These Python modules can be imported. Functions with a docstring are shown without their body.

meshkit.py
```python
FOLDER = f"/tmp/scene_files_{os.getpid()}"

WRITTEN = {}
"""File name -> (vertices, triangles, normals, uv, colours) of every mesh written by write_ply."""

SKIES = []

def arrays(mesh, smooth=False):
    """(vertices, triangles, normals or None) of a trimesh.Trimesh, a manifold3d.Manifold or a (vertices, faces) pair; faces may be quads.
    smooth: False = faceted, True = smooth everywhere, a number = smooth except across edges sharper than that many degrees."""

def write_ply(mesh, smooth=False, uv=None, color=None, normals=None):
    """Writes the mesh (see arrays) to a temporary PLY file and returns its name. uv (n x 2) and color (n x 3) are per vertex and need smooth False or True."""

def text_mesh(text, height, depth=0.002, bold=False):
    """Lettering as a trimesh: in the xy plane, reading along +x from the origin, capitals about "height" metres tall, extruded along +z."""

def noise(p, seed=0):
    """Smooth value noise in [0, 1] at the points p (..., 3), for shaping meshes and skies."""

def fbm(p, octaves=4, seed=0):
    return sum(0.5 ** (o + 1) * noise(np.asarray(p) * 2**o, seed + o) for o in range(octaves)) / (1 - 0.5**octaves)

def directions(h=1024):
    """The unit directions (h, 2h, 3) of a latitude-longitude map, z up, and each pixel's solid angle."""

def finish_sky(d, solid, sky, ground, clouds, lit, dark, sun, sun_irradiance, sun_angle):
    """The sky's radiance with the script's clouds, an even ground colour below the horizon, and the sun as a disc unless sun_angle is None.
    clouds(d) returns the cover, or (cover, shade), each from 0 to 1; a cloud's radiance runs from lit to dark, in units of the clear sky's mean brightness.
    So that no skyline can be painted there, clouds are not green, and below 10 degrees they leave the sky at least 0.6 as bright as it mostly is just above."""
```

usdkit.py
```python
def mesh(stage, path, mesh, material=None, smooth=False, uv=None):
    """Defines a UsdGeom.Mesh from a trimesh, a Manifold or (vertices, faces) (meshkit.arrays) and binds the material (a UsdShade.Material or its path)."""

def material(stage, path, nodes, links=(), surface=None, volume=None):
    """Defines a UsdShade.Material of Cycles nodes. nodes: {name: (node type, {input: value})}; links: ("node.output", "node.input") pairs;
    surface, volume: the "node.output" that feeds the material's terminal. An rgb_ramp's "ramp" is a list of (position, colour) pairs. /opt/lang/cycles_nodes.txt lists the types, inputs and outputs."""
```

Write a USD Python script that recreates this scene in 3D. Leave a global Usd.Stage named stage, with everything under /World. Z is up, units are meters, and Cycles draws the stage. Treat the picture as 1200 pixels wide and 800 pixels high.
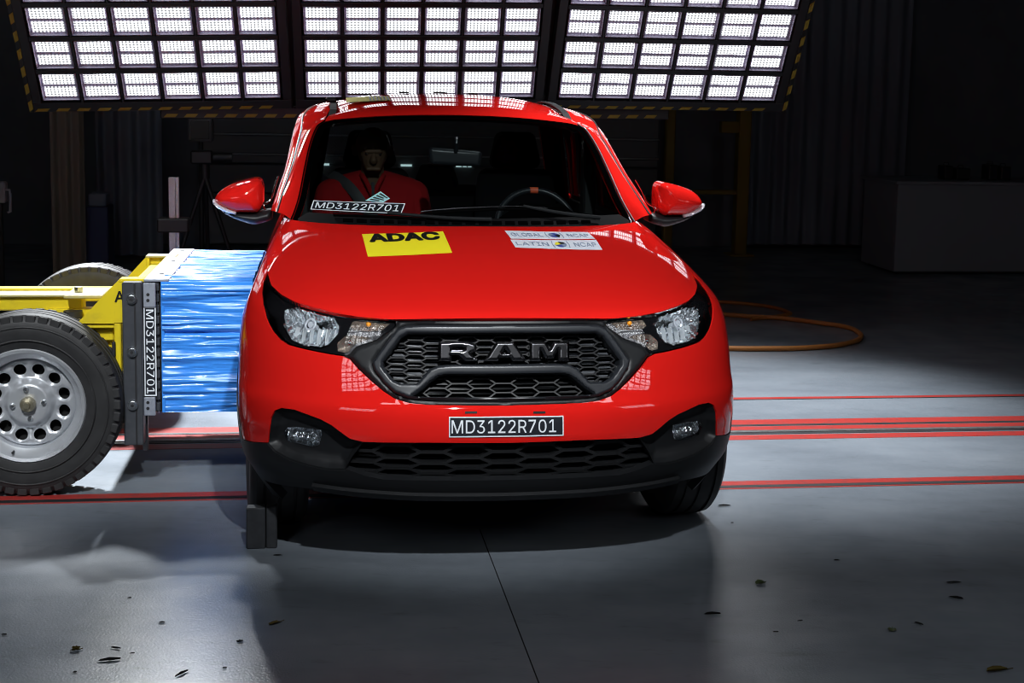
import math, random
import numpy as np, trimesh, usdkit, meshkit
import manifold3d as m3
import shapely
from shapely.geometry import Polygon, LineString, box as sbox
from shapely.ops import unary_union
from shapely import affinity
from scipy.spatial import Delaunay
from scipy.interpolate import PchipInterpolator
from pxr import Usd, UsdGeom, UsdLux, Gf, Sdf

stage = Usd.Stage.CreateInMemory()
UsdGeom.SetStageUpAxis(stage, 'Z'); UsdGeom.SetStageMetersPerUnit(stage, 1.0)
UsdGeom.Xform.Define(stage, '/World')
rng = np.random.default_rng(7); random.seed(7)

# ------------------------------------------------------------------ camera, exposure, light levels
FPX, CAMZ, PITCH, ROLL, HOR = 1600.0, 1.62, math.radians(7.0), math.radians(1.065), 109.0
EXPOSURE = 0.0
CAM = np.array([0, 0, CAMZ])
_F = np.array([0, math.cos(PITCH), -math.sin(PITCH)]); _R0 = np.array([1.0, 0, 0]); _U0 = np.cross(_R0, _F)
_R = math.cos(ROLL)*_R0 + math.sin(ROLL)*_U0; _U = -math.sin(ROLL)*_R0 + math.cos(ROLL)*_U0
PPV = HOR + FPX*math.tan(PITCH)
camera = UsdGeom.Camera.Define(stage, '/World/camera')
camera.CreateHorizontalApertureAttr(36.0); camera.CreateVerticalApertureAttr(24.0)
camera.CreateFocalLengthAttr(36.0*FPX/1200)
camera.CreateVerticalApertureOffsetAttr(-36.0*(400-PPV)/1200)
camera.CreateClippingRangeAttr((0.05, 200.0)); camera.CreateExposureAttr(EXPOSURE)
_m = np.eye(4); _m[0, :3] = _R; _m[1, :3] = _U; _m[2, :3] = -_F; _m[3, :3] = CAM
camera.AddTransformOp().Set(Gf.Matrix4d(*_m.ravel().tolist()))
BANK_GLOW = 5.5            # strength of the LED boards of the lamp bank behind the truck
FRONT_GLOW = 17.0           # the same for the two panels beside the camera
ROW_GLOW = 8.0             # the overhead row of flood units before the truck
FRONT_PANELS = [(-3.1, -4.3, 3.1, -0.54, 0.45), (4.1, -3.9, 3.1, 0.78, 0.42)]     # centre, yaw, downward tilt in the hall frame, whose origin is under the truck's front bumper
FRONT_ROW = (7, -2.0, 4.3)
BEAMS = [   # (fixture, position, aim, half angle, softness, radius, intensity) in the hall frame
    ('front', (-0.1, -3.4, 3.9), (-0.05, 0.72, 0.97), 15.5, 0.8, 0.06, 8200),
    ('front', (-1.9, -2.6, 4.1), (-1.70, 1.35, 0.62), 12, 0.7, 0.24, 400),
    ('over', (1.5, 3.0, 5.6), (1.45, 2.35, 0), 21, 0.9, 0.30, 900),
    ('over', (-2.6, 6.0, 5.2), (-1.35, 2.7, 0), 17, 0.9, 0.30, 3100),
    ('bank', (-1.4, 4.35, 3.35), (-1.95, -0.6, 0), 13, 0.7, 0.05, 5200),
    ('bank', (2.3, 4.35, 3.35), (1.45, -0.55, 0), 9, 0.9, 0.05, 260),
]
BEAM_LABELS = ['black spot lamp above the camera aimed at the hood', 'black spot lamp left above the camera aimed at the trolley', 'black spot lamp hung above the floor right of the truck', 'black spot lamp hung above the floor behind the blue barrier', 'black spot lamp on top of the left lamp panel', 'black spot lamp on top of the right lamp panel']
# ------------------------------------------------------------------ pixels to rays, frames
YAW = math.radians(7.75); CO = np.array([-0.0125, 4.4, 0.0])
_c, _s = math.cos(YAW), math.sin(YAW)
RH = np.array([[_c, -_s, 0], [_s, _c, 0], [0, 0, 1]])      # hall and car frame -> world
def ray(u, v):
    d = (u-600)/FPX*_R - (v-PPV)/FPX*_U + _F
    return d/d[1]
def ground(u, v, z=0.0):
    d = ray(u, v); return CAM + d*(z-CAMZ)/d[2]
def to_car(p): return (np.asarray(p)-CO) @ RH
def to_world(p): return np.asarray(p) @ RH.T + CO
CAMC = to_car(CAM)
def rayc(u, v): return ray(u, v) @ RH
def at_y(u, v, y):                      # point on the ray through a photo pixel at car-frame depth y
    d = rayc(u, v); return CAMC + d*(y-CAMC[1])/d[1]
def at_x(u, v, x):
    d = rayc(u, v); return CAMC + d*(x-CAMC[0])/d[0]
def at_z(u, v, z):
    d = rayc(u, v); return CAMC + d*(z-CAMC[2])/d[2]
def project(p):
    q = np.atleast_2d(p)-CAM; d = q @ _F
    return np.c_[600+FPX*(q @ _R)/d, PPV-FPX*(q @ _U)/d]

# ------------------------------------------------------------------ prims
_used = {}
def numbered(parent, name):
    k = _used.setdefault(parent, {}); n = k.get(name, 0); k[name] = n+1
    return f'{parent}/{name}' + (f'_{n:03d}' if n else '')
def tag(p, label=None, cat=None, group=None, kind=None):
    for k, v in (('label', label), ('category', cat), ('group', group), ('kind', kind)):
        if v: p.SetCustomDataByKey(k, v)
    return p
def path_of(p): return '/World' if p is None else str(p.GetPath())
def thing(name, label, cat, loc=(0, 0, 0), yaw=0.0, group=None, parent=None, kind=None):
    x = UsdGeom.Xform.Define(stage, numbered(path_of(parent), name))
    m = np.eye(4); c, s = math.cos(yaw), math.sin(yaw); m[0, :2] = c, s; m[1, :2] = -s, c; m[3, :3] = loc
    x.AddTransformOp().Set(Gf.Matrix4d(*m.ravel().tolist()))
    return tag(x.GetPrim(), label, cat, group, kind)
def part(name, mesh, mat, parent=None, label=None, smooth=35, **kw):
    return tag(usdkit.mesh(stage, numbered(path_of(parent), name), mesh, M[mat], smooth=smooth).GetPrim(), label, **kw)
def structure(name, mesh, mat, smooth=False, label=None):
    return tag(usdkit.mesh(stage, '/World/'+name, mesh, M[mat], smooth=smooth).GetPrim(), label=label, kind='structure')
def copy_of(src, name, loc, yaw, label, cat, group=None):
    r = thing(name, label, cat, loc, yaw, group)
    r.GetReferences().AddInternalReference(src.GetPath()); r.SetInstanceable(True)
    return r

# ------------------------------------------------------------------ materials
M = {}
def mat(name, color, rough=0.5, metal=0.0, spec=0.5, coat=0.0, noise=None, bump=None, **kw):
    n = {'p': ('principled_bsdf', {'base_color': color, 'roughness': rough, 'metallic': metal, 'specular_ior_level': spec, 'coat_weight': coat, 'coat_roughness': 0.03, **kw})}
    l = []
    if noise or bump: n['tc'] = ('texture_coordinate', {})
    if noise:                                 # (scale, other colour, contrast)
        n['n'] = ('noise_texture', {'scale': noise[0], 'detail': 5.0, 'roughness': 0.6})
        n['r'] = ('rgb_ramp', {'ramp': [(noise[2] if len(noise) > 2 else .4, color), (.75, noise[1])]})
        l += [('tc.object', 'n.vector'), ('n.fac', 'r.fac'), ('r.color', 'p.base_color')]
    if bump:                                  # (scale, strength, distance)
        n['bn'] = ('noise_texture', {'scale': bump[0], 'detail': 3.0}); n['b'] = ('bump', {'strength': bump[1], 'distance': bump[2]})
        l += [('tc.object', 'bn.vector'), ('bn.fac', 'b.height'), ('b.normal', 'p.normal')]
    M[name] = usdkit.material(stage, '/World/Looks/'+name, n, l, surface='p.BSDF')
def emit(name, color, strength):
    M[name] = usdkit.material(stage, '/World/Looks/'+name, {'e': ('emission', {'color': color, 'strength': strength})}, [], surface='e.emission')
mat('red_paint', (0.66, 0.012, 0.009), 0.5, coat=1.0, spec=0.0)
mat('black_plastic', (0.0085, 0.0092, 0.0105), 0.45, spec=.35, bump=(900, .15, .001))
mat('satin_black', (0.017, 0.019, 0.023), 0.36, spec=.45)
mat('gloss_black', (0.006, 0.006, 0.007), 0.06, coat=0.6)
mat('dark_chrome', (0.16, 0.16, 0.17), 0.22, metal=1.0)
mat('chrome', (0.82, 0.84, 0.86), 0.06, metal=1.0)
mat('reflector', (0.90, 0.94, 0.97), 0.16, metal=0.975)
mat('warm_reflector', (0.50, 0.44, 0.39), 0.14, metal=0.85)
mat('frit_black', (0.0015, 0.0015, 0.0016), 0.8, spec=0.0)
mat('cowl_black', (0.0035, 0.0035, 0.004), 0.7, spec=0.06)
mat('mesh_black', (0.007, 0.0075, 0.0085), 0.5, spec=.35)
mat('sign_black', (0.012, 0.013, 0.016), 0.8, spec=0.0)
mat('sign_white', (0.62, 0.66, 0.70), 0.8, spec=0.0)
mat('molding_black', (0.008, 0.009, 0.010), 0.7, spec=0.12)
mat('slat_grey', (0.05, 0.054, 0.062), 0.4)
mat('silver_plastic', (0.62, 0.65, 0.70), 0.25, metal=0.3)
mat('amber', (0.9, 0.33, 0.02), 0.2)
mat('rubber', (0.016, 0.016, 0.017), 0.6, noise=(14, (0.03, 0.03, 0.031)))
mat('dark_rubber', (0.02, 0.022, 0.026), 0.7, noise=(30, (0.035, 0.037, 0.042)))
mat('underbody', (0.006, 0.006, 0.006), 0.8)
mat('trim_dark', (0.010, 0.011, 0.012), 0.6)
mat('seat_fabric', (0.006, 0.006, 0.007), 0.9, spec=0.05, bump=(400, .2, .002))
mat('headliner', (0.03, 0.03, 0.03), 0.9)
mat('yellow_sticker', (0.90, 0.78, 0.02), 0.4)
mat('white_sticker', (0.72, 0.75, 0.82), 0.4)
mat('tape_cream', (0.62, 0.56, 0.24), 0.9, spec=0.0)
mat('ink_black', (0.008, 0.008, 0.008), 0.4)
mat('ink_white', (0.78, 0.82, 0.86), 0.4)
mat('ink_blue', (0.05, 0.07, 0.30), 0.4)
mat('ink_grey', (0.22, 0.27, 0.38), 0.4)
mat('ink_teal', (0.35, 0.62, 0.64), 0.4)
mat('plate_black', (0.018, 0.020, 0.026), 0.35)
mat('orange_mark', (0.85, 0.13, 0.05), 0.5)
mat('paper_white', (0.8, 0.8, 0.8), 0.6)
def glass(name, tint, boost=1.0, rough=0.0, ior=1.5):
    M[name] = usdkit.material(stage, '/World/Looks/'+name, {'t': ('transparent_bsdf', {'color': tint}), 'g': ('glossy_bsdf', {'color': (1, 1, 1), 'roughness': rough}), 'f': ('fresnel', {'IOR': ior}), 'm': ('mix_closure', {})},
        [('f.fac', 'm.fac'), ('t.BSDF', 'm.closure1'), ('g.BSDF', 'm.closure2')], surface='m.closure')
glass('clear_lens', (0.97, 0.98, 0.99), ior=1.35)
glass('windshield_glass', (0.55, 0.60, 0.60), ior=1.35)
glass('tinted_glass', (0.25, 0.27, 0.28))

# ------------------------------------------------------------------ mesh tools
cat_ = trimesh.util.concatenate
def T(m, p): m = m.copy(); m.apply_translation(p); return m
def tri(v, f): return trimesh.Trimesh(np.asarray(v, float), np.asarray(f, int), process=False)
def cbox(lo, hi, ch=0.004):                  # box with chamfered edges
    lo, hi = np.minimum(lo, hi).astype(float), np.maximum(lo, hi).astype(float); ch = min(ch, (hi-lo).min()*.3)
    pts = []
    for sx in (0, 1):
        for sy in (0, 1):
            for sz in (0, 1):
                c = np.where([sx, sy, sz], hi, lo); d = np.where([sx, sy, sz], -ch, ch)
                for k in range(3):
                    e = d.copy(); e[k] = 0; pts.append(c+e)
    return trimesh.convex.convex_hull(np.array(pts))
def rod(a, b, r, n=20, r2=None):
    a, b = np.asarray(a, float), np.asarray(b, float); L = np.linalg.norm(b-a)
    r2 = r if r2 is None else r2
    m = trimesh.creation.revolve(np.array([[0, 0], [r, 0], [r2, L], [0, L]]), sections=n)
    m.apply_transform(trimesh.geometry.align_vectors([0, 0, 1], (b-a)/L)); m.apply_translation(a); return m
def tube(pts, r, n=10, closed=False):
    pts = np.asarray(pts, float); N = len(pts); r = np.broadcast_to(r, N)
    t = np.gradient(pts, axis=0) if not closed else np.roll(pts, -1, 0)-np.roll(pts, 1, 0)
    t /= np.linalg.norm(t, axis=1)[:, None]
    up = np.array([0, 0, 1.0]) if abs(t[0][2]) < .9 else np.array([1.0, 0, 0]); V = []
    for p, d, rr in zip(pts, t, r):
        e = np.cross(d, up); e /= np.linalg.norm(e); up = np.cross(e, d)
        a = np.linspace(0, 2*np.pi, n, endpoint=False); V.append(p+rr*(np.cos(a)[:, None]*e+np.sin(a)[:, None]*up))
    V = np.vstack(V); f = []
    for i in range(N if closed else N-1):
        for k in range(n):
            a, b, c, d = i*n+k, i*n+(k+1) % n, ((i+1) % N)*n+k, ((i+1) % N)*n+(k+1) % n
            f += [[a, c, b], [b, c, d]]
    if not closed:
        for k in range(1, n-1): f += [[0, k+1, k], [(N-1)*n, (N-1)*n+k, (N-1)*n+k+1]]
    m = tri(V, f); m.fix_normals() if m.is_watertight else None
    return m
def lathe(prof, n=64, axis='y'):             # prof: (radius, height) rows
    m = trimesh.creation.revolve(np.asarray(prof, float), sections=n)
    if axis == 'y': m.apply_transform(trimesh.transformations.rotation_matrix(math.pi/2, [1, 0, 0]))   # +height -> -y
    if axis == 'x': m.apply_transform(trimesh.transformations.rotation_matrix(math.pi/2, [0, 1, 0]))
    return m
def extrude(poly, h):
    return cat_([trimesh.creation.extrude_polygon(g, h, engine='earcut') for g in getattr(poly, 'geoms', [poly])])
def upright(m):                               # xy drawing -> xz plane, extrusion towards -y
    m = m.copy(); m.apply_transform(trimesh.transformations.rotation_matrix(math.pi/2, [1, 0, 0])); return m
def loft(rows, closed=False):                # rows of equally many points -> quads
    R_ = np.array(rows, float); a, b = R_.shape[:2]; V = R_.reshape(-1, 3); f = []
    for i in range(a-1):
        for j in range(b-1 if not closed else b):
            p, q, r, s = i*b+j, i*b+(j+1) % b, (i+1)*b+j, (i+1)*b+(j+1) % b
            f += [[p, r, q], [q, r, s]]
    return tri(V, f)
def hull_spheres(*ps, n=16):
    return m3.Manifold.batch_hull([m3.Manifold.sphere(p[3], n).translate(list(map(float, p[:3]))) for p in ps])
def blob(groups, edge=.015, it=8):
    b = m3.Manifold()
    for g in groups: b = b + hull_spheres(*g)
    b = b.refine_to_length(edge); mm = b.to_mesh(); t = trimesh.Trimesh(mm.vert_properties[:, :3], mm.tri_verts)
    trimesh.smoothing.filter_taubin(t, iterations=it); return t
def dens(line, step, closed=False):
    line = np.asarray(line, float); out = []
    n = len(line)
    for i in range(n if closed else n-1):
        a, b = line[i], line[(i+1) % n]; k = max(1, int(np.ceil(np.linalg.norm(b-a)/step)))
        out += [a+(b-a)*j/k for j in range(k)]
    if not closed: out.append(line[-1])
    return np.array(out)
def smooth_line(pts, n=None, step=None):     # Catmull-Rom through the points
    p = np.asarray(pts, float); d = np.r_[0, np.cumsum(np.linalg.norm(np.diff(p, axis=0), axis=1)**.5)]
    f = PchipInterpolator(d, p); L = np.linalg.norm(np.diff(p, axis=0), axis=1).sum()
    return f(np.linspace(0, d[-1], n or max(2, int(L/step))))
def polys(g): return [x for x in getattr(g, 'geoms', [g]) if x.geom_type == 'Polygon' and x.area > 1e-6]

class Surface:
    """A curved panel face: P(a, b) -> point; outlines are cut in its own (a, b) parameters."""
    def lift(self, P, off=0.0):
        p = self.at(P)
        if np.any(off):
            e = 1e-3; da = self.at(P+[e, 0])-self.at(P-[e, 0]); db = self.at(P+[0, e])-self.at(P-[0, e])
            n = np.cross(da, db); n /= np.linalg.norm(n, axis=1)[:, None]+1e-12
            p = p+n*self.sign*np.reshape(off, (-1, 1))
        return p
    def tri2d(self, poly, step, ear=False):
        V, F = [], []
        for g in polys(poly):
            rings = [dens(np.array(r.coords)[:-1], step, True) for r in [g.exterior, *g.interiors]]
            b = np.vstack(rings); n0 = sum(len(v) for v in V)
            if ear:
                pg = Polygon(rings[0], rings[1:]); v, f = trimesh.creation.triangulate_polygon(pg, engine='earcut')
            else:
                x0, y0, x1, y1 = g.bounds; X, Y = np.meshgrid(np.arange(x0, x1, step), np.arange(y0, y1, step*.87)); X[1::2] += step/2
                q = np.c_[X.ravel(), Y.ravel()]; ins = g.buffer(-step*.45)
                q = q[shapely.contains_xy(ins, q[:, 0], q[:, 1])] if not ins.is_empty else q[:0]
                v = np.vstack([b, q]); f = Delaunay(v).simplices; c = v[f].mean(1); f = f[shapely.contains_xy(g, c[:, 0], c[:, 1])]
                a = v[f]; ar = np.cross(a[:, 1]-a[:, 0], a[:, 2]-a[:, 0]); f = f[np.abs(ar) > 1e-12]; f[ar[np.abs(ar) > 1e-12] < 0] = f[ar[np.abs(ar) > 1e-12] < 0][:, ::-1]
            V.append(v); F.append(np.asarray(f)+n0)
        return np.vstack(V), np.vstack(F)
    def patch(self, poly, off=0.0, rim=0.012, step=.016, ear=False, off_fn=None, flip=False):
        """Panel cut from the surface, its edges turned back by rim."""
        v, f = self.tri2d(poly, step, ear)
        o = off if off_fn is None else off_fn(v)
        p = self.lift(v, o)
        a = v[f]; ar = np.cross(a[:, 1]-a[:, 0], a[:, 2]-a[:, 0]); f = f.copy(); f[ar < 0] = f[ar < 0][:, ::-1]
        if self.sign < 0: f = f[:, ::-1]
        out = [tri(p, f)]
        if rim:
            e = np.sort(np.vstack([f[:, [0, 1]], f[:, [1, 2]], f[:, [2, 0]]]), axis=1); d = np.vstack([f[:, [0, 1]], f[:, [1, 2]], f[:, [2, 0]]])
            _, inv, cnt = np.unique(e, axis=0, return_inverse=True, return_counts=True); be = d[cnt[inv.ravel()] == 1]
            ids = np.unique(be); m = -np.ones(len(v), int); m[ids] = np.arange(len(ids))
            back = self.lift(v[ids], (o if np.ndim(o) == 0 else o[ids])-rim); V = np.vstack([p[ids], back]); n = len(ids)
            A, B = m[be[:, 0]], m[be[:, 1]]
            out.append(tri(V, np.vstack([np.c_[A, A+n, B], np.c_[B, A+n, B+n]])))
        return cat_(out)
    def from_px(self, pts):
        return np.array([self.hit(*p) for p in pts])

# ------------------------------------------------------------------ the body's front and sides as one surface
ZK = [.20, .25, .30, .34, .40, .45, .50, .54, .58, .595, .605, .615, .63, .65, .67, .69, .72, .76, .80, .845, .87, .885, .91, .94, .97, 1.0, 1.03, 1.06, 1.085, 1.10, 1.13]
Y0 = PchipInterpolator(ZK, [.12, .075, .035, .012, .0, -.002, -.012, -.012, -.006, .001, .009, .0162, .0240, .0322, .0398, .0466, .0555, .067, .078, .09, .10, .118, .185, .30, .435, .58, .74, .92, 1.10, 1.24, 1.60])
WZ = PchipInterpolator([.2, .3, .36, .45, .55, .7, .8, .85, .89, .95, 1.0, 1.05, 1.1, 1.13], [.80, .842, .872, .888, .893, .893, .886, .873, .858, .834, .812, .785, .758, .74])
YW = PchipInterpolator([.2, .5, .7, .85, .95, 1.0, 1.1, 1.13], [.40, .44, .46, .48, .50, .50, .48, .48])
_a = np.linspace(0, math.pi/2, 4000); _xi = np.sin(_a)**(2/2.6); _eta = 1-np.cos(_a)
_L = np.r_[0, np.cumsum(np.hypot(np.diff(_xi*.87), np.diff(_eta*.46)))]; QE = _L[-1]
class Body(Surface):
    sign = 1.0
    def __init__(s):
        z = np.linspace(.2, 1.13, 3000); y = Y0(z); t = np.r_[0, np.cumsum(np.hypot(np.diff(z), np.diff(y)))]; s.z, s.t = z, t
    def at(s, P):
        P = np.asarray(P, float); q, z = np.abs(P[:, 0]), np.interp(P[:, 1], s.t, s.z)
        x = np.interp(q, _L, _xi)*WZ(z)*np.sign(P[:, 0]); y = Y0(z)+YW(z)*np.interp(q, _L, _eta)+np.maximum(q-QE, 0)
        return np.c_[x, y, z]
    def tz(s, z): return np.interp(z, s.z, s.t)
    def q_side(s, y, z):                        # parameter of a side point by its depth and height
        e = (y-Y0(z))/YW(z); return np.where(e < 1, np.interp(np.clip(e, 0, 1), _eta, _L), QE+(y-Y0(z)-YW(z)))
    def hit(s, u, v):
        d = rayc(u, v); k = np.linspace(3.6, 7.0, 1500); p = CAMC+d*k[:, None]
        def g(p):
            z = np.clip(p[:, 2], .2, 1.13); xi = np.abs(p[:, 0])/WZ(z); e = np.where(xi < 1, np.interp(xi, _xi, _eta), 1+(xi-1)*8)
            return p[:, 1]-(Y0(z)+YW(z)*e)
        r = g(p); i = np.nonzero((r[:-1] < 0) & (r[1:] >= 0))[0]
        if len(i) == 0: raise ValueError(f'no hit {u},{v} {r.max()}')
        i = i[0]; w = -r[i]/(r[i+1]-r[i]); pp = p[i]+(p[i+1]-p[i])*w
        z = np.clip(pp[2], .2, 1.13); xi = min(abs(pp[0])/WZ(z), 1); return np.array([np.interp(xi, _xi, _L)*np.sign(pp[0]), s.tz(z)])
body = Body()
def bp(pts): return body.from_px(pts)
def half(ch, *more):                          # left-half outline
    return Polygon(np.vstack([ch, *more])).buffer(0)
def mirror(g): return affinity.scale(g, -1, 1, origin=(0, 0))
def both(g): return unary_union([g, mirror(g)]).buffer(1e-5).buffer(-1e-5)
def zero(ch, *idx):
    for i in idx: ch[i, 0] = 0.0
    return ch
# ------------------------------------------------------------------ the pickup
car = thing('pickup_truck', 'red pickup truck with black grille facing the camera, struck from the left', 'pickup truck', CO, YAW)
tz = lambda z: float(body.tz(z))
# outlines read off the photograph on the truck's left-of-picture half, carried onto the body surface
lens_top = bp([(313.5, 318), (318, 334), (330, 345), (345, 353), (365, 359.5), (390, 366), (420, 371), (455, 374), (463, 375)])
lens_out = bp([(313.5, 318), (309, 328), (307, 340), (308, 355), (312, 372), (320, 388), (328, 397), (337, 403), (360, 409), (385, 414), (402, 416.5)])
lens_in = bp([(408, 415), (416, 406), (440, 398), (455, 388), (463, 381)])
LENS = half(lens_out, lens_in, lens_top[::-1])
hood_front = np.vstack([lens_top[:-1], zero(bp([(470, 374), (500, 373.5), (540, 373), (591, 372.5)]), -1)])
hood_side = bp([(313.5, 318), (313, 300), (315, 280), (318, 262), (326, 250)])
hood_rear = zero(bp([(326, 250), (340, 257), (380, 261.5), (460, 264.5), (520, 265), (565, 265)]), -1)
HOOD = half(hood_front[::-1], hood_side[1:], hood_rear[1:])
GAP = .0035
trim_out = bp([(402, 416.5), (410, 420), (420, 431.5), (436.5, 446.7), (450, 458), (463, 466.5), (480, 471.5), (500, 473.5)])
trim_bot = zero(bp([(520, 474), (591, 474.5)]), -1)
trim_in = np.vstack([lens_in[:-1], lens_in[-1:]])
TRIM = half(trim_out, trim_bot, [[0, hood_front[-1, 1]]], hood_front[::-1][:4], [lens_top[-1]], lens_in[::-1]).difference(HOOD.buffer(GAP)).difference(LENS.buffer(.001))
frame_out = np.vstack([zero(bp([(591, 380), (500, 380.5), (476, 381.5), (466, 385), (452, 402), (436, 425), (438, 433), (450, 449), (462, 460), (478, 466.5), (500, 468.5), (591, 469.5)]), 0, -1)])
FRAME_O = half(frame_out)
up_in = zero(bp([(591, 391), (478, 391.5), (470, 396), (449, 424), (449, 430), (461, 445), (470, 449.5), (488, 449.5), (494, 443), (503, 432.5), (514, 428), (535, 427), (591, 427)]), 0, -1)
UPPER = half(up_in)
low_in = zero(bp([(591, 439), (525, 439), (514, 441), (505, 447), (494, 457), (484, 464), (500, 465), (591, 465.5)]), 0, -1)
LOWER = half(low_in)
fog_top = bp([(314, 519), (315.5, 505), (317.5, 490), (322, 481.5), (330, 478.5), (345, 480.5), (360, 486), (375, 491.5), (388, 498.5), (400, 507.5), (410, 514.5), (426, 518.3)])
fog_bot = bp([(412, 536), (404, 550), (384, 549.5), (364, 545.5), (340, 538), (322, 528)])
FOG = half(fog_top, fog_bot)
lg = zero(bp([(426, 518.3), (500, 519), (591, 519.5), (591, 561.5), (500, 562), (450, 561), (430, 557), (406, 549), (414, 535)]), 2, 3)
LGRILLE = half(lg)
red_low = bp([(279.5, 509), (285, 514.5), (296, 518), (314, 519)])
q_end = -(float(body.q_side(4.42, .7)))
def arch(yc, r, zc=.315, a0=0, a1=180, n=40):       # wheel arch on the side, in surface parameters
    a = np.radians(np.linspace(a0, a1, n)); y, z = yc+r*np.cos(a), np.maximum(zc+r*np.sin(a), .2)
    return Polygon(np.vstack([np.c_[-body.q_side(y, z), body.tz(z)], [[-body.q_side(yc-r, .2), 0.0], [-body.q_side(yc+r, .2), 0.0]][::1]])).buffer(0)
AXF, AXR, WR = .74, 3.54, .315
ARCH = unary_union([arch(AXF, .345), arch(AXR, .365)])
LIP = unary_union([arch(AXF, .40), arch(AXR, .42)])
bot = np.c_[[q_end, -1.3, -.9, -.74, -.62, -.45, -.25, 0], [tz(.27), tz(.27), tz(.27), tz(.285), tz(.29), tz(.285), tz(.275), tz(.272)]]
q_red = red_low[0, 0]
CLAD = Polygon(np.vstack([[[q_end, tz(.40)]], [[-1.25, tz(.40)]], [[q_red-.02, red_low[0, 1]+.012]], red_low, fog_bot[::-1], lg[3:8][::-1], bot[::-1]])).buffer(0)
CLAD = CLAD.union(LIP.intersection(sbox(q_end, 0, 0, 2))).difference(ARCH).difference(FOG.buffer(.002)).difference(LGRILLE)
SHEET = sbox(q_end, tz(.27), 0, tz(1.06))
q_seam = -float(body.q_side(.52, .62))
RED = SHEET.difference(unary_union([HOOD.buffer(GAP), LENS.buffer(.002), TRIM.buffer(.002), FRAME_O, FOG.buffer(.002), CLAD.buffer(.002), LGRILLE.buffer(.002), ARCH, Polygon(np.vstack([[[q_end, tz(.405)], [-1.25, tz(.405)]], [[q_red-.02, red_low[0, 1]+.014]], red_low, [[0, red_low[-1, 1]], [0, 0], [q_end, 0]]]))]))
hood_back = HOOD.bounds
BUMP = RED.intersection(sbox(q_seam, 0, 0, float(lens_top[0, 1])+.02))
BUMP = max(polys(BUMP), key=lambda g: g.area)
def yq(y, z): return -float(body.q_side(y, z))
def side_cut(ya, yb):                         # strip of the side between two depths
    zs = np.linspace(.2, 1.06, 30)
    return Polygon(np.vstack([np.c_[-body.q_side(np.full(30, ya), zs), body.tz(zs)], np.c_[-body.q_side(np.full(30, yb), zs), body.tz(zs)][::-1]])).buffer(0)
FEND = RED.intersection(unary_union([side_cut(.5, 1.245), side_cut(.9, 1.245)])).difference(BUMP.buffer(.002))
FEND = max(polys(FEND), key=lambda g: g.area)
DOORF = RED.intersection(side_cut(1.25, 2.30)); DOORR = RED.intersection(side_cut(2.305, 3.06)); BED = RED.intersection(side_cut(3.065, 4.42))
part('hood', body.patch(both(HOOD), 0, .014, .018), 'red_paint', car, smooth=40)
part('front_bumper', body.patch(both(BUMP), 0, .012, .015), 'red_paint', car)
part('bumper_cladding', body.patch(both(CLAD.intersection(sbox(-1.6, 0, 0, 2))), .004, .03, .018), 'black_plastic', car)
for g in (FEND, mirror(FEND)): part('front_fender', body.patch(g, 0, .012, .018), 'red_paint', car)
for nm, G in (('front_door', DOORF), ('rear_door', DOORR), ('bed_side', BED)):
    for g in (G, mirror(G)): part(nm, body.patch(g, 0, .012, .04), 'red_paint', car)
for g in (CLAD.intersection(sbox(q_end, 0, -1.6, 2)),):
    for h in (g, mirror(g)): part('sill_cladding', body.patch(h, .004, .03, .04), 'black_plastic', car)
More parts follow.
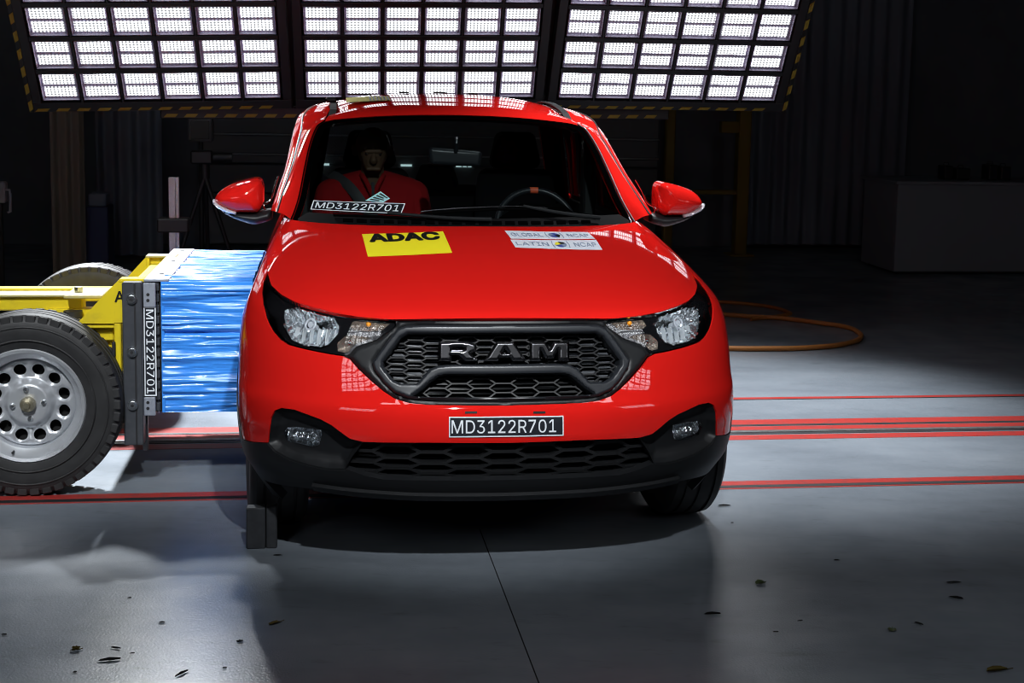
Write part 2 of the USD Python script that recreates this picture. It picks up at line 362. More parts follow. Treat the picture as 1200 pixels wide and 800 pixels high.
lipz = Polygon(np.vstack([np.c_[[-.66, -.5, -.3, 0], [tz(.316), tz(.308), tz(.300), tz(.297)]], np.c_[[0, -.3, -.5, -.66], [tz(.277), tz(.280), tz(.287), tz(.296)]]]))
part('bumper_lip', body.patch(both(lipz), .018, .03, .02), 'black_plastic', car)
for u in (552, 632): part('tow_slot', body.patch(Polygon(bp([(u-7, 484.5), (u+7, 484.2), (u+7, 481.8), (u-7, 482)])), .0015, .002, .01), 'ink_black', car)
# grille surround, raised frame, centre bar and meshes
def edge_round(poly, w, depth):               # offset falls by depth over the outermost w of the outline
    lines = shapely.union_all([LineString(r.coords) for g in polys(poly) for r in [g.exterior, *g.interiors]])
    def fn(v):
        d = shapely.distance(lines, shapely.points(v)); x = np.clip(d/w, 0, 1); return -depth*(1-np.sqrt(np.maximum(1-(1-x)**2, 0)))
    return fn
TR2 = both(TRIM).difference(both(FRAME_O).buffer(-.004))
e = edge_round(TR2, .018, .010)
part('grille_surround', body.patch(TR2, 0, .05, .009, off_fn=lambda v: e(v)-.004), 'black_plastic', car)
FR2 = both(FRAME_O).difference(both(UPPER)).difference(both(LOWER))
e2 = edge_round(FR2, .010, .012)
part('grille_frame', body.patch(FR2, 0, .045, .005, off_fn=lambda v: e2(v)+.010), 'satin_black', car)
def hexes(poly, px, pz, wall, origin=(0, 0), skew=.27):     # staggered flat hexagonal holes
    x0, z0, x1, z1 = poly.bounds; out = []
    nx, nz = int((x1-x0)/px)+3, int((z1-z0)/pz)+3
    for i in range(-nx, nx+1):
        for j in range(-nz, nz+1):
            cx = origin[0]+i*px; cz = origin[1]+j*pz+(pz/2 if i % 2 else 0)
            a, h = px*.5+px*skew*.5-wall*.6, pz/2-wall/2
            out.append(Polygon([(cx-a, cz), (cx-a+px*skew, cz+h), (cx+a-px*skew, cz+h), (cx+a, cz), (cx+a-px*skew, cz-h), (cx-a+px*skew, cz-h)]))
    return shapely.union_all(out)
def grille(name, region, px, pz, wall, off, deep, mat_, origin):
    reg = region.buffer(.008); g = reg.difference(hexes(reg, px, pz, wall, origin))
    part(name, body.patch(g, off, deep, .02, ear=True), mat_, car, smooth=False)
U_, L_ = both(UPPER), both(LOWER)
grille('upper_grille_mesh', U_, .058, .0235, .0045, -.030, .022, 'mesh_black', (0, U_.centroid.y))
grille('middle_grille_mesh', L_, .072, .030, .0045, -.032, .022, 'mesh_black', (0, L_.centroid.y))
for reg, n in ((U_, 11), (L_, 5)):                                    # horizontal slats seen through the mesh
    z0, z1 = reg.bounds[1], reg.bounds[3]
    for k in range(n):
        zc = z0+(z1-z0)*(k+.5)/n; s = reg.buffer(-.004).intersection(sbox(-1, zc-.0042, 1, zc+.0042))
        for piece in polys(s): part('grille_slat', body.patch(piece, -.046, .02, .02, ear=True), 'slat_grey' if reg is U_ else 'mesh_black', car, smooth=False)
part('grille_back', body.patch(both(FRAME_O).buffer(-.003), -.085, 0, .03), 'underbody', car)
G2 = both(LGRILLE)
grille('lower_grille_mesh', G2, .118, .040, .010, -.022, .03, 'mesh_black', (0, float(lg[0, 1])-.016))
part('lower_grille_back', body.patch(G2.buffer(.006), -.075, 0, .03), 'underbody', car)
for k in range(3):
    zc = G2.bounds[1]+(G2.bounds[3]-G2.bounds[1])*(k+.7)/3.4; s = G2.buffer(-.01).intersection(sbox(-1, zc-.004, 1, zc+.004))
    part('lower_grille_slat', body.patch(s, -.055, .018, .02, ear=True), 'satin_black', car, smooth=False)
def chamfer(poly, w, depth):
    ln = shapely.union_all([LineString(r.coords) for g in polys(poly) for r in [g.exterior, *g.interiors]])
    return lambda v: -depth*(1-np.clip(shapely.distance(ln, shapely.points(v))/w, 0, 1))
# lettering on the grille
def px_map(c):                                # photo corners (tl, tr, br, bl) -> map from unit square onto the surface parameters
    c = [np.array(x) for x in c]
    return lambda s, t: (c[3]*(1-s)[:, None]*(1-t)[:, None]+c[2]*s[:, None]*(1-t)[:, None]+c[1]*s[:, None]*t[:, None]+c[0]*(1-s)[:, None]*t[:, None])
LET = {'R': [[(0, 0), (0, 1), (.74, 1), (.94, .86), (.94, .52), (.80, .38), (1.02, 0), (.66, 0), (.50, .32), (.32, .32), (.32, 0)], [(.32, .56), (.32, .74), (.60, .74), (.64, .70), (.64, .60), (.60, .56)]],
       'A': [[(0, 0), (.30, 1), (.72, 1), (1.02, 0), (.68, 0), (.63, .18), (.39, .18), (.34, 0)], [(.44, .40), (.58, .40), (.51, .66)]],
       'M': [[(0, 0), (0, 1), (.40, 1), (.50, .62), (.60, 1), (1, 1), (1, 0), (.72, 0), (.72, .58), (.60, .12), (.40, .12), (.28, .58), (.28, 0)]]}
for ch, x0, x1 in (('R', 514, 561), ('A', 567, 616), ('M', 621, 667)):
    mp = px_map(bp([(x0, 400.5), (x1, 400), (x1, 422.5), (x0, 423)]))
    r = [mp(np.array(c)[:, 0], np.array(c)[:, 1]) for c in LET[ch]]
    g = Polygon(r[0], r[1:]).buffer(-.0015).buffer(.0015); el = chamfer(g, .0080, .0062)
    part('badge_letter', body.patch(g, 0, .045, .0028, off_fn=lambda v: el(v)+.006), 'dark_chrome', car, smooth=25, label=f'dark chrome letter {ch} of the grille badge')

# stickers: drawn in a unit frame, laid onto a surface
def lay(surf, mp, mesh, w, h, off):           # flat drawing (0..w, 0..h, z) onto the surface
    mesh = tri(*trimesh.remesh.subdivide_to_size(mesh.vertices, mesh.faces, .03, max_iter=12)); v = np.array(mesh.vertices); P = mp(v[:, 0]/w, v[:, 1]/h); return tri(surf.lift(P, off+v[:, 2]), mesh.faces if surf.sign > 0 else mesh.faces[:, ::-1])
def plate_mesh(w, h, n=(24, 6)):
    X, Y = np.meshgrid(np.linspace(0, w, n[0]), np.linspace(0, h, n[1])); v = np.c_[X.ravel(), Y.ravel(), 0*X.ravel()]; f = []
    for j in range(n[1]-1):
        for i in range(n[0]-1):
            a = j*n[0]+i; f += [[a, a+1, a+n[0]], [a+1, a+n[0]+1, a+n[0]]]
    return tri(v, f)
def text(s, h, w=None, depth=.0006, bold=False):
    m = meshkit.text_mesh(s, h, depth, bold); b = m.bounds; m.apply_translation([-b[0][0], -b[0][1], 0])
    if w: m.apply_scale([w/(b[1][0]-b[0][0]), 1, 1])
    return m
def ringrect(w, h, t):
    return extrude(sbox(0, 0, w, h).difference(sbox(t, t, w-t, h-t)), .0006)
def sticker(name, surf, corners, w, h, base, label, drawn, off=.0015, th=.002, parent=None):
    mp = px_map(corners); b = plate_mesh(w, h)
    root = part(name, lay(surf, mp, b, w, h, off), base, parent, label=label)
    for nm, mesh, mt in drawn: part(nm, lay(surf, mp, mesh, w, h, off+.0012), mt, root, smooth=False)
NUM = 'MD3122R701'
sticker('number_sticker', body, bp([(526, 488), (660, 486.8), (660.3, 510), (526, 512)]), .365, .066, 'plate_black', 'black number sticker with white MD3122R701 on the bumper',
        [('border', ringrect(.365, .066, .0035), 'ink_white'), ('lettering', T(text(NUM, .042, .333), (.008, .012, 0)), 'ink_white')], parent=car)
sticker('club_sticker', body, bp([(424, 274.5), (519, 271.3), (530, 296.5), (431, 301)]), .30, .20, 'yellow_sticker', 'yellow ADAC sticker on the hood',
        [('lettering', cat_([T(text('ADAC', .066, .252, bold=True), (.024+.0035*math.cos(a), .121+.0035*math.sin(a), .0001*i)) for i, a in enumerate(np.linspace(0, 6.28, 9)[:8])]), 'ink_black')], parent=car)
def disc(cx, cy, r, a0=0, a1=360, n=24):
    a = np.radians(np.linspace(a0, a1, n)); p = np.c_[cx+r*np.cos(a), cy+r*np.sin(a)]
    return extrude(Polygon(np.vstack([[[cx, cy]], p]) if a1-a0 < 360 else p), .0006)
def ncap(y, word, colors, x0):
    return [('lettering', T(text(word, .030, .115), (.012, .021, 0)), 'ink_grey'), ('lettering', T(text('NCAP', .030, .085), (.222, .021, 0)), 'ink_grey'),
            *[('emblem_sector', disc(.172, .036, .021, k*90+20, k*90+110), c) for k, c in enumerate(colors)],
            *[('emblem_arc', extrude(LineString([(.172+sx*(.031-.004*abs(t)), .036+.026*t) for t in np.linspace(-1, 1, 9)]).buffer(.0012), .0006), 'ink_grey') for sx in (-1, 1)]]
sticker('program_sticker', body, bp([(591, 270.3), (688.5, 272.2), (697.5, 280.2), (599, 280)]), .32, .075, 'white_sticker', 'white GLOBAL NCAP sticker strip, upper of the two on the hood', ncap(0, 'GLOBAL', ['ink_blue', 'ink_grey', 'ink_blue', 'ink_black'], 0), parent=car)
sticker('program_sticker', body, bp([(598, 281), (698.5, 281.3), (706, 293), (604, 290.3)]), .32, .075, 'white_sticker', 'white LATIN NCAP sticker strip, lower of the two on the hood', ncap(0, 'LATIN', ['ink_black', 'yellow_sticker', 'ink_blue', 'ink_grey'], 0), parent=car)

# ---- lamps
mat('chrome_rib', (.85, .88, .9), .3, metal=.6)
rfl = bp([(328, 368), (330, 360), (335, 356.5), (350, 355.5), (367, 358.5), (383, 364), (391, 371), (397, 381), (395, 391), (384, 403.5), (373, 407), (350, 403.5), (338, 398), (332, 388)])
turn = bp([(406.5, 382), (413, 372.5), (430, 372.5), (452, 375), (457, 378), (446, 387), (430, 388), (413, 386.5)])
park = bp([(391.5, 402), (394, 399), (402, 392), (415, 391), (427, 393), (437, 395.3), (426, 402), (417, 405), (405, 414), (393, 411.5)])
RF, TU, PA = (Polygon(x).buffer(.002).buffer(-.002).intersection(LENS.buffer(-.009)) for x in (rfl, turn, park))
TU, PA = TU.buffer(-.0022), PA.buffer(-.0028)
def bowl_off(g, depth, w):
    b = g.exterior
    def fn(v):
        d = shapely.distance(b, shapely.points(v)); x = np.clip(d/w, 0, 1); return -.02-depth*np.sin(x*np.pi/2)
    return fn
def facet(g, depth, w, cell, seed, flute):        # shallow bowl cut into upright flutes below and blocks above
    f0 = bowl_off(g, depth, w); zc = g.centroid.y
    def fn(v):
        o = f0(v); c = np.floor(v[:, 0]/cell); row = np.where(v[:, 1] > zc, np.floor((v[:, 1]-zc)/(cell*1.4))+1, 0)
        h = np.abs(np.sin(c*12.9898+row*78.233+seed)*43758.5453) % 1; fr = (v[:, 0]/cell) % 1-.5
        return o+(h-.5)*flute-flute*1.6*fr**2+(h-.5)*flute*2.0*fr
    return fn
for sgn in (1, -1):
    S = (lambda g: g) if sgn == 1 else mirror
    hl = part('headlight', body.patch(S(LENS), -.004, .05, .012), 'clear_lens', car, label='clear headlight cover, %s of the picture' % ('left' if sgn == 1 else 'right'))
    L2 = LENS.buffer(-.003)
    holes = unary_union([RF, TU, PA])
    part('lamp_housing', body.patch(S(L2.difference(holes)), -.022, .07, .01), 'gloss_black', hl)
    part('lamp_back', body.patch(S(L2.buffer(-.002)), -.13, 0, .03), 'gloss_black', hl)
    g = S(RF); part('reflector', body.patch(g, 0, 0, .0045, off_fn=facet(g, .060, .055, .0155, 3.1, .017)), 'reflector', hl, smooth=False)
    part('reflector_rim', body.patch(S(RF.difference(RF.buffer(-.0035))), -.017, .02, .006), 'chrome', hl)
    for k in range(7):                                   # bright upright ribs in the lower half of the reflector
        x_ = RF.bounds[0]+(RF.bounds[2]-RF.bounds[0])*(k+.8)/7.6; rb_ = RF.buffer(-.010).intersection(sbox(x_-.0013, 0, x_+.0013, RF.centroid.y-.004))
        for pc in polys(affinity.scale(rb_, 1, 1)): part('reflector_rib', body.patch(S(pc), -.040, .02, .006, ear=True), 'chrome_rib', hl, smooth=False)
    c = np.array([RF.centroid.x+.0*sgn, RF.centroid.y+.006]); c[0] *= 1 if sgn == 1 else 1
    c = np.array([[c[0]*(1 if sgn == 1 else -1), c[1]]]); p0, p1 = body.lift(c, -.07)[0], body.lift(c, -.030)[0]
    part('bulb', cat_([rod(p0, p1, .010), trimesh.creation.torus(.019, .0035, 28, 8).apply_transform(trimesh.transformations.translation_matrix(p1) @ trimesh.geometry.align_vectors([0, 0, 1], (p1-p0)/np.linalg.norm(p1-p0)))]), 'silver_plastic', hl)
    g = S(TU); part('turn_signal', body.patch(g, 0, 0, .004, off_fn=facet(g, .02, .02, .0065, 1.7, .005)), 'warm_reflector', hl, smooth=False)
    cc = np.array([[TU.centroid.x*(1 if sgn == 1 else -1), TU.centroid.y+.008]]); q = body.lift(cc, -.026)[0]
    part('turn_bulb', T(trimesh.creation.icosphere(2, .0085), q), 'amber', hl)
    g = S(PA); part('parking_lamp', body.patch(g, 0, 0, .004, off_fn=facet(g, .02, .02, .0065, 4.7, .005)), 'warm_reflector', hl, smooth=False)
    cc = np.array([[PA.centroid.x*(1 if sgn == 1 else -1), PA.centroid.y]]); q = body.lift(cc, -.026)[0]
    part('parking_bulb', T(trimesh.creation.icosphere(2, .010), q), 'chrome', hl)
    # fog lamp in its black recess
    FOGL = Polygon(bp([(324.5, 512), (328, 506), (335, 504.6), (350, 505), (371, 508.5), (371.5, 516), (368, 525), (360, 527), (345, 523.5), (329, 520)])).buffer(.003).buffer(-.003)
    ef = edge_round(FOG, .03, .022)
    fb = part('fog_lamp_bezel', body.patch(S(FOG.difference(FOGL)), 0, .03, .010, off_fn=lambda v: -.024-edge_round(S(FOG), .05, -.020)(v)*0-.016*np.clip(shapely.distance(S(FOG).exterior, shapely.points(v))/.04, 0, 1)+.020*np.exp(-(shapely.distance(S(FOG).exterior, shapely.points(v))/.006)**2)), 'black_plastic', car)
    g = S(FOGL); fl = part('fog_lamp', body.patch(g, -.038, .01, .01), 'clear_lens', car)
    part('reflector', body.patch(g, 0, 0, .004, off_fn=lambda v: -.03+facet(g, .03, .03, .012, 2.2, .006)(v)), 'reflector', fl, smooth=False)
# ---- windshield, pillars, roof
class Screen(Surface):
    sign = 1.0
    def at(s, P):
        P = np.asarray(P, float); return np.c_[P[:, 0], 1.2+1.79*(P[:, 1]-1.07)+.33*P[:, 0]**2, P[:, 1]]
    def hit(s, u, v):
        d = rayc(u, v); k = np.linspace(4.5, 8.0, 4000); p = CAMC+d*k[:, None]; g = p[:, 1]-s.at(p[:, [0, 2]])[:, 1]
        i = np.nonzero((g[:-1] < 0) & (g[1:] >= 0))[0][0]; w = -g[i]/(g[i+1]-g[i]); q = p[i]+(p[i+1]-p[i])*w; return q[[0, 2]]
screen = Screen()
gl_side = screen.from_px([(341, 258), (350, 232), (357, 197), (363, 170), (368, 156), (373, 147), (380, 142.5)])
gl_top = screen.from_px([(380, 142.5), (392, 140), (420, 137.5), (453, 135.5), (490, 134.5), (528, 134.5)]); gl_top[-1, 0] = 0
GLASS_H = Polygon(np.vstack([[[0, 1.05]], [[gl_side[0, 0], 1.05]], gl_side, gl_top[1:]]))
GLASS = both(GLASS_H)
part('windshield', screen.patch(GLASS, 0, 0, .035), 'windshield_glass', car, smooth=True)
band = GLASS.difference(both(affinity.scale(GLASS_H, .955, .955, origin=(0, 1.27))))
part('windshield_border', screen.patch(band, -.004, 0, .02), 'frit_black', car, smooth=True)
def chain(pts): return np.array([at_y(u, v, y) for u, v, y in pts])
side_3d = np.vstack([screen.lift(gl_side), chain([(383, 137.5, 2.17), (386, 131.5, 2.30), (391, 124.5, 2.48), (396, 119.8, 2.72)])])
seam_3d = chain([(325, 249, 1.34), (330, 232, 1.47), (337, 211, 1.62), (343, 193, 1.74), (349, 169, 1.92), (353, 153, 2.05), (355, 138, 2.17), (360, 129.5, 2.35), (371, 124, 2.6)])
out_3d = chain([(317, 247, 1.42), (327, 217, 1.62), (333, 200, 1.74), (340, 170, 1.97), (343.5, 155, 2.10), (346, 146, 2.20), (348.5, 139, 2.29), (353, 132.5, 2.45), (363, 126.3, 2.7), (378, 120.5, 2.95)])
N_ = 40
A_, B_, C_ = (smooth_line(x, N_) for x in (side_3d, seam_3d, out_3d))
def mx(a): a = np.array(a, float); a[..., 0] *= -1; return a
for k, m_ in enumerate((lambda a: a, mx)):
    fl = (lambda t: t) if k == 0 else (lambda t: tri(t.vertices, t.faces[:, ::-1]))
    mid = (A_+B_)/2+np.array([-.002, -.012, .010])
    rows = [m_(A_+[.03, .04, -.01]), m_(A_+[0, 0, .004]), m_(A_*.75+B_*.25+[-.001, -.008, .008]), m_(mid), m_(A_*.25+B_*.75+[-.002, -.009, .007]), m_(B_), m_(B_+[.012, .03, 0])]
    part('a_pillar', fl(loft(rows[::-1])), 'red_paint', car, smooth=50)
    rows = [m_(B_+[.012, .03, -.004]), m_(B_+[-.002, .006, 0]), m_(B_*.6+C_*.4+[-.004, -.004, .004]), m_(C_), m_(C_+[.0, .05, 0]), m_(C_+[.04, .06, -.01])]
    part('door_frame', fl(loft(rows[::-1])), 'red_paint', car, smooth=50)
    part('door_seal', tube(m_(B_+[-.001, .004, .001]), .0045, 8), 'ink_black', car)
    part('windshield_seal', tube(m_(A_+[0, -.004, .003]), .003, 8), 'slat_grey' if k else 'frit_black', car)
ZT = PchipInterpolator([2.0, 2.12, 2.25, 2.45, 2.65, 2.9, 3.10], [1.516, 1.546, 1.570, 1.592, 1.605, 1.609, 1.590])
SEC = np.array([(0, 0), (.2, -.003), (.36, -.014), (.46, -.030), (.52, -.044), (.555, -.056)])
hx = np.vstack([screen.lift(gl_top)[::-1], B_[-1:]]); hx = mx(hx)          # right half, corner ... order fixed below
top = mx(screen.lift(gl_top))[::-1]                                          # centre -> corner on the +x side
row0 = smooth_line(top, 26)
def section(y):
    s = np.c_[SEC[:, 0], np.full(len(SEC), y), ZT(y)+SEC[:, 1]]; return smooth_line(s, 26)
def full(r): return np.vstack([mx(r)[::-1], r[1:]])
row0[0, 0] = 0
rr = [row0+[0, .03, -.02], row0, row0*.85+section(2.2)*.15+[0, 0, .006], row0*.5+section(2.2)*.5+[0, 0, .010]]
rr += [section(y) for y in (2.22, 2.32, 2.45, 2.6, 2.75, 2.9, 3.0, 3.07)]+[section(3.09)-[0, 0, .03]]
roof = loft([full(r) for r in rr]); roof = tri(roof.vertices, roof.faces[:, ::-1]) if roof.face_normals[len(roof.faces)//2][2] < 0 else roof
part('roof', roof, 'red_paint', car, smooth=50)
part('headliner', T(loft([full(r) for r in [row0*.9+section(2.2)*.1]+rr[4:12]]), (0, 0, -.035)), 'headliner', car, smooth=50)
for sx in (-1, 1):
    pts = [at_y(388 if sx < 0 else 0, 139, 2.12)] if sx < 0 else [mx(at_y(388, 139, 2.12))]
    yy = np.linspace(2.18, 3.05, 14); pts = np.vstack([pts, np.c_[np.full(14, sx*.556), yy, ZT(yy)-.036]])
    L = np.array([[-.016, 0, .0], [-.016, 0, .006], [.016, 0, .006], [.016, 0, .0]])
    ml = loft([pts+o for o in L]); part('roof_molding', tri(ml.vertices, ml.faces if ml.face_normals[10][2] > 0 else ml.faces[:, ::-1]), 'molding_black', car, smooth=False)
    y2 = np.linspace(2.05, 3.08, 16)
p = at_y(388, 118, 2.6); part('roof_sensor', T(cbox((-.028, -.05, -.012), (.028, .05, .014), .008), (p[0], 2.45, float(ZT(2.45))-.022)), 'ink_black', car)
for (u0, u1) in ((423, 501),):                                         # cream tape lying on the front of the roof
    a, b = at_z(u0, 121, 1.585), at_z(u1, 118, 1.592)
    xs = np.linspace(a[0], b[0], 16); y = np.linspace(2.30, 2.52, 5); zc = lambda x, y: ZT(y)-.012*(np.abs(x)/.38)**2+.004
    part('roof_tape', loft([np.c_[xs, np.full(16, yy), zc(xs, yy)] for yy in y][::1]), 'tape_cream', car, label='strip of cream tape on the roof edge', smooth=True)
    for k, xx in enumerate(np.linspace(b[0]-.10, b[0]-.015, 6)):
        part('tape_mark', loft([np.c_[[xx, xx+.009], [yy, yy], zc(np.array([xx, xx+.009]), yy)+.002] for yy in (2.305, 2.40, 2.5)]), 'ink_black', car)
for x, y, L in ((-.42, 2.75, .12), (-.19, 2.8, .05), (.0, 2.8, .07), (.17, 2.8, .05)):      # target clips standing on the roof
    z = float(ZT(y))-.012*(abs(x)/.38)**2; part('roof_clip', tube([(x-L/2, y, z+.006), (x, y+.01, z+.007), (x+L/2, y, z+.005)], .004, 8), 'ink_black', car)
E1 = lambda y: np.array([(.54, y, ZT(y)-.052), (.60, y, ZT(y)-.066), (.645, y, ZT(y)-.085), (.68, y, ZT(y)-.108), (.70, y, ZT(y)-.14), (.712, y, ZT(y)-.18)])
for k in (0, 1):
    rows = [smooth_line(mx(E1(y)) if k else E1(y), 14) for y in (2.30, 2.5, 2.7, 2.9, 3.09)]; m = loft(rows); m = tri(m.vertices, m.faces if m.face_normals[4][2] > 0 else m.faces[:, ::-1]); part('cant_rail', m, 'red_paint', car, smooth=60)
# cab sides with windows, cab back, bed
XS = PchipInterpolator([1.0, 1.06, 1.25, 1.40, 1.47, 1.53], [.795, .785, .762, .735, .715, .66])
class Side(Surface):
    def __init__(s, k): s.k, s.sign = k, -float(k)
    def at(s, P): P = np.asarray(P, float); return np.c_[s.k*XS(P[:, 1]), P[:, 0], P[:, 1]]
for k in (-1, 1):
    sd = Side(-k) if False else Side(k); sd.sign = 1.0 if k > 0 else -1.0
    fr = Polygon([(1.60, 1.05), (1.98, 1.30), (2.24, 1.455), (2.32, 1.52), (3.06, 1.53), (3.08, 1.05)])
    w1 = Polygon([(1.70, 1.075), (2.02, 1.285), (2.28, 1.42), (2.28, 1.075)]).buffer(-.012).buffer(.008); w2 = Polygon([(2.36, 1.075), (2.36, 1.43), (2.86, 1.43), (2.98, 1.20), (2.98, 1.075)]).buffer(-.012).buffer(.008)
    part('window_frame', sd.patch(fr.difference(w1).difference(w2), 0, .015, .03), 'red_paint', car)
    part('window_lining', sd.patch(fr.buffer(-.004).difference(w1).difference(w2), -.03, .004, .03), 'trim_dark', car)
    part('door_trim', cat_([cbox((k*.735, 1.26, .34), (k*.755, 3.06, 1.05), .004)]), 'trim_dark', car)
    for w in (w1, w2): part('side_window', sd.patch(w.buffer(.004), -.010, 0, .05), 'tinted_glass', car, smooth=True)
cabw = Polygon([(-.74, .55), (-.74, 1.06), (-.69, 1.46), (-.58, 1.55), (0, 1.575), (.58, 1.55), (.69, 1.46), (.74, 1.06), (.74, .55)])
rw = Polygon([(-.60, 1.10), (-.54, 1.47), (.54, 1.47), (.60, 1.10)]).buffer(.02)
part('cab_back', T(upright(extrude(cabw.difference(rw), .03)), (0, 3.09, 0)), 'red_paint', car, smooth=False)
part('rear_window', T(upright(extrude(rw.buffer(.004), .004)), (0, 3.075, 0)), 'clear_lens', car, smooth=False)
part('cab_lining', T(upright(extrude(cabw.buffer(-.02).difference(rw), .004)), (0, 3.055, 0)), 'trim_dark', car, smooth=False)
part('bed_floor', cbox((-.78, 3.12, .62), (.78, 4.40, .66)), 'underbody', car)
part('tailgate', cbox((-.76, 4.37, .55), (.76, 4.42, 1.03), .012), 'red_paint', car)
part('underbody', cat_([cbox((-.60, .35, .24), (.60, 4.2, .34)), cbox((-.58, .14, .30), (.58, .4, .45)), cbox((-.80, 1.3, .24), (.80, 3.1, .32)), cbox((-.72, 1.16, .3), (.72, 1.2, 1.0))]), 'underbody', car, smooth=False)
part('engine_bay', cbox((-.56, .30, .34), (.56, 1.1, .80)), 'underbody', car)
for sx in (-1, 1): part('wheel_well', cat_([cbox((sx*.52, .36, .30), (sx*.56, 1.30, .80)), cbox((sx*.52, 3.1, .3), (sx*.56, 4.0, .8)), cbox((sx*.54, 1.19, .3), (sx*.84, 1.23, .75))]), 'underbody', car, smooth=False)
# cowl and wipers
cw = [screen.hit(u, v) for u, v in ((345, 251), (420, 252), (500, 252.5), (600, 253), (690, 252), (738, 250))]
part('cowl', screen.patch(Polygon(np.vstack([[(-.70, 1.075)], [(-.66, 1.098)], [(-.40, 1.093)], [(0, 1.089)], [(.40, 1.093)], [(.66, 1.098)], [(.70, 1.075)], [(.70, 1.055), (-.70, 1.055)]])), .014, .02, .02), 'cowl_black', car)
for k in range(-9, 10): part('cowl_vent', screen.patch(sbox(k*.055-.02, 1.068, k*.055+.02, 1.078), .019, .005, .02, ear=True), 'frit_black', car, smooth=False)
def on_glass(pts, off): return screen.lift(screen.from_px(pts), off)
for arm, blade in (([(700, 263), (660, 258.5), (626, 252.5), (612, 249.5)], [(493, 256.5), (520, 253.5), (560, 251.3), (600, 250), (640, 252), (697, 258)]),
                   ([(575, 265.5), (530, 264), (497, 261.5), (455, 258)], [(392, 257), (415, 257.5), (440, 258.3), (470, 260), (500, 262)])):
    w = part('wiper', tube(smooth_line(on_glass(blade, .022), 30), .0055, 8), 'frit_black', car)
    part('wiper_arm', tube(smooth_line(on_glass(arm, .036), 16), np.linspace(.009, .006, 16), 8), 'molding_black', w)
    part('wiper_spine', tube(smooth_line(on_glass([(u, v-1.2) for u, v in blade[:-1]], .030), 24), .003, 6), 'dark_chrome', w)
sticker('windshield_sticker', screen, screen.from_px([(367.5, 235.5), (475, 239), (470.5, 251), (364, 246)]), .40, .075, 'sign_black', 'black number sticker MD3122R701 inside the windshield corner',
        [('border', ringrect(.40, .075, .004), 'sign_white'), ('lettering', T(text(NUM, .046, .365), (.017, .015, 0)), 'sign_white')], off=.002, parent=car)
for cs in ([(428, 235.5), (446, 224.5), (457, 233), (449, 237.5)],):
    mp = px_map(screen.from_px([cs[0], cs[1], cs[2], cs[3]])); r = part('windshield_tag', lay(screen, mp, plate_mesh(.08, .05, (6, 6)), .08, .05, .002), 'ink_teal', car, label='pale teal striped tag above the windshield sticker')
    for k in range(4): part('stripe', lay(screen, mp, extrude(sbox(.008+k*.018, .006 if k % 2 else .014, .018+k*.018, .042), .0006), .08, .05, .0032), 'ink_black', r, smooth=False)
# ---- mirrors
class Front(Surface):
    sign = 1.0
    def __init__(s, y): s.y = y
    def at(s, P): P = np.asarray(P, float); return np.c_[P[:, 0], np.full(len(P), s.y), P[:, 1]]
YM = 1.46; fm = Front(YM)
def my(pts): return np.array([at_y(u, v, YM)[[0, 2]] for u, v in pts])
cap = Polygon(smooth_line(my([(252, 233), (256, 226), (267, 218), (285, 212), (300, 209.2), (306, 212), (308.3, 222), (308.3, 235), (305, 245), (299, 249), (277, 248.5), (263, 243.5), (255, 239), (252, 233)]), 60)).buffer(0)
led = Polygon(my([(250, 234.5), (254, 237.5), (264, 243.2), (277, 248), (276, 250.5), (266, 248), (255, 242.5), (250.5, 238)])).buffer(.002)
low = Polygon(smooth_line(my([(253, 241), (264, 246.5), (277, 249), (300, 249.5), (308, 247.5), (319, 246), (319, 256), (308, 261), (298, 263), (282, 259), (266, 252), (253, 241)]), 40)).buffer(0)
def dome(g, h, w):
    ex = g.exterior
    return lambda v: h*np.sqrt(np.maximum(1-(1-np.clip(shapely.distance(ex, shapely.points(v))/w, 0, 1))**2, 0))
for S in ((lambda g: g), mirror):
    g = S(cap); r = part('side_mirror', fm.patch(g, 0, .12, .009, off_fn=dome(g, .075, .085)), 'red_paint', car, label='red side mirror cap with silver turn signal edge', smooth=50)
    g = S(led); part('mirror_signal', fm.patch(g, 0, .06, .006, off_fn=lambda v: .02+dome(g, .02, .012)(v)), 'silver_plastic', r)
    g = S(low); part('mirror_base', fm.patch(g, 0, .10, .009, off_fn=lambda v: dome(g, .035, .03)(v)-.01), 'black_plastic', r)
    part('mirror_glass', fm.patch(S(cap.buffer(-.008)), -.122, 0, .02), 'chrome', r)
q = at_y(304, 237, 1.50)
for k in (0, 1):                                # chrome edged quarter trim between mirror and pillar
    pts = smooth_line([at_y(*x) for x in ((311, 247, 1.50), (309, 240, 1.50), (314, 237, 1.52), (318, 233, 1.54), (321, 222, 1.58), (326, 207, 1.66))], 20)
    part('mirror_corner_trim', tube(mx(pts) if k else pts, .004, 8), 'chrome', car)
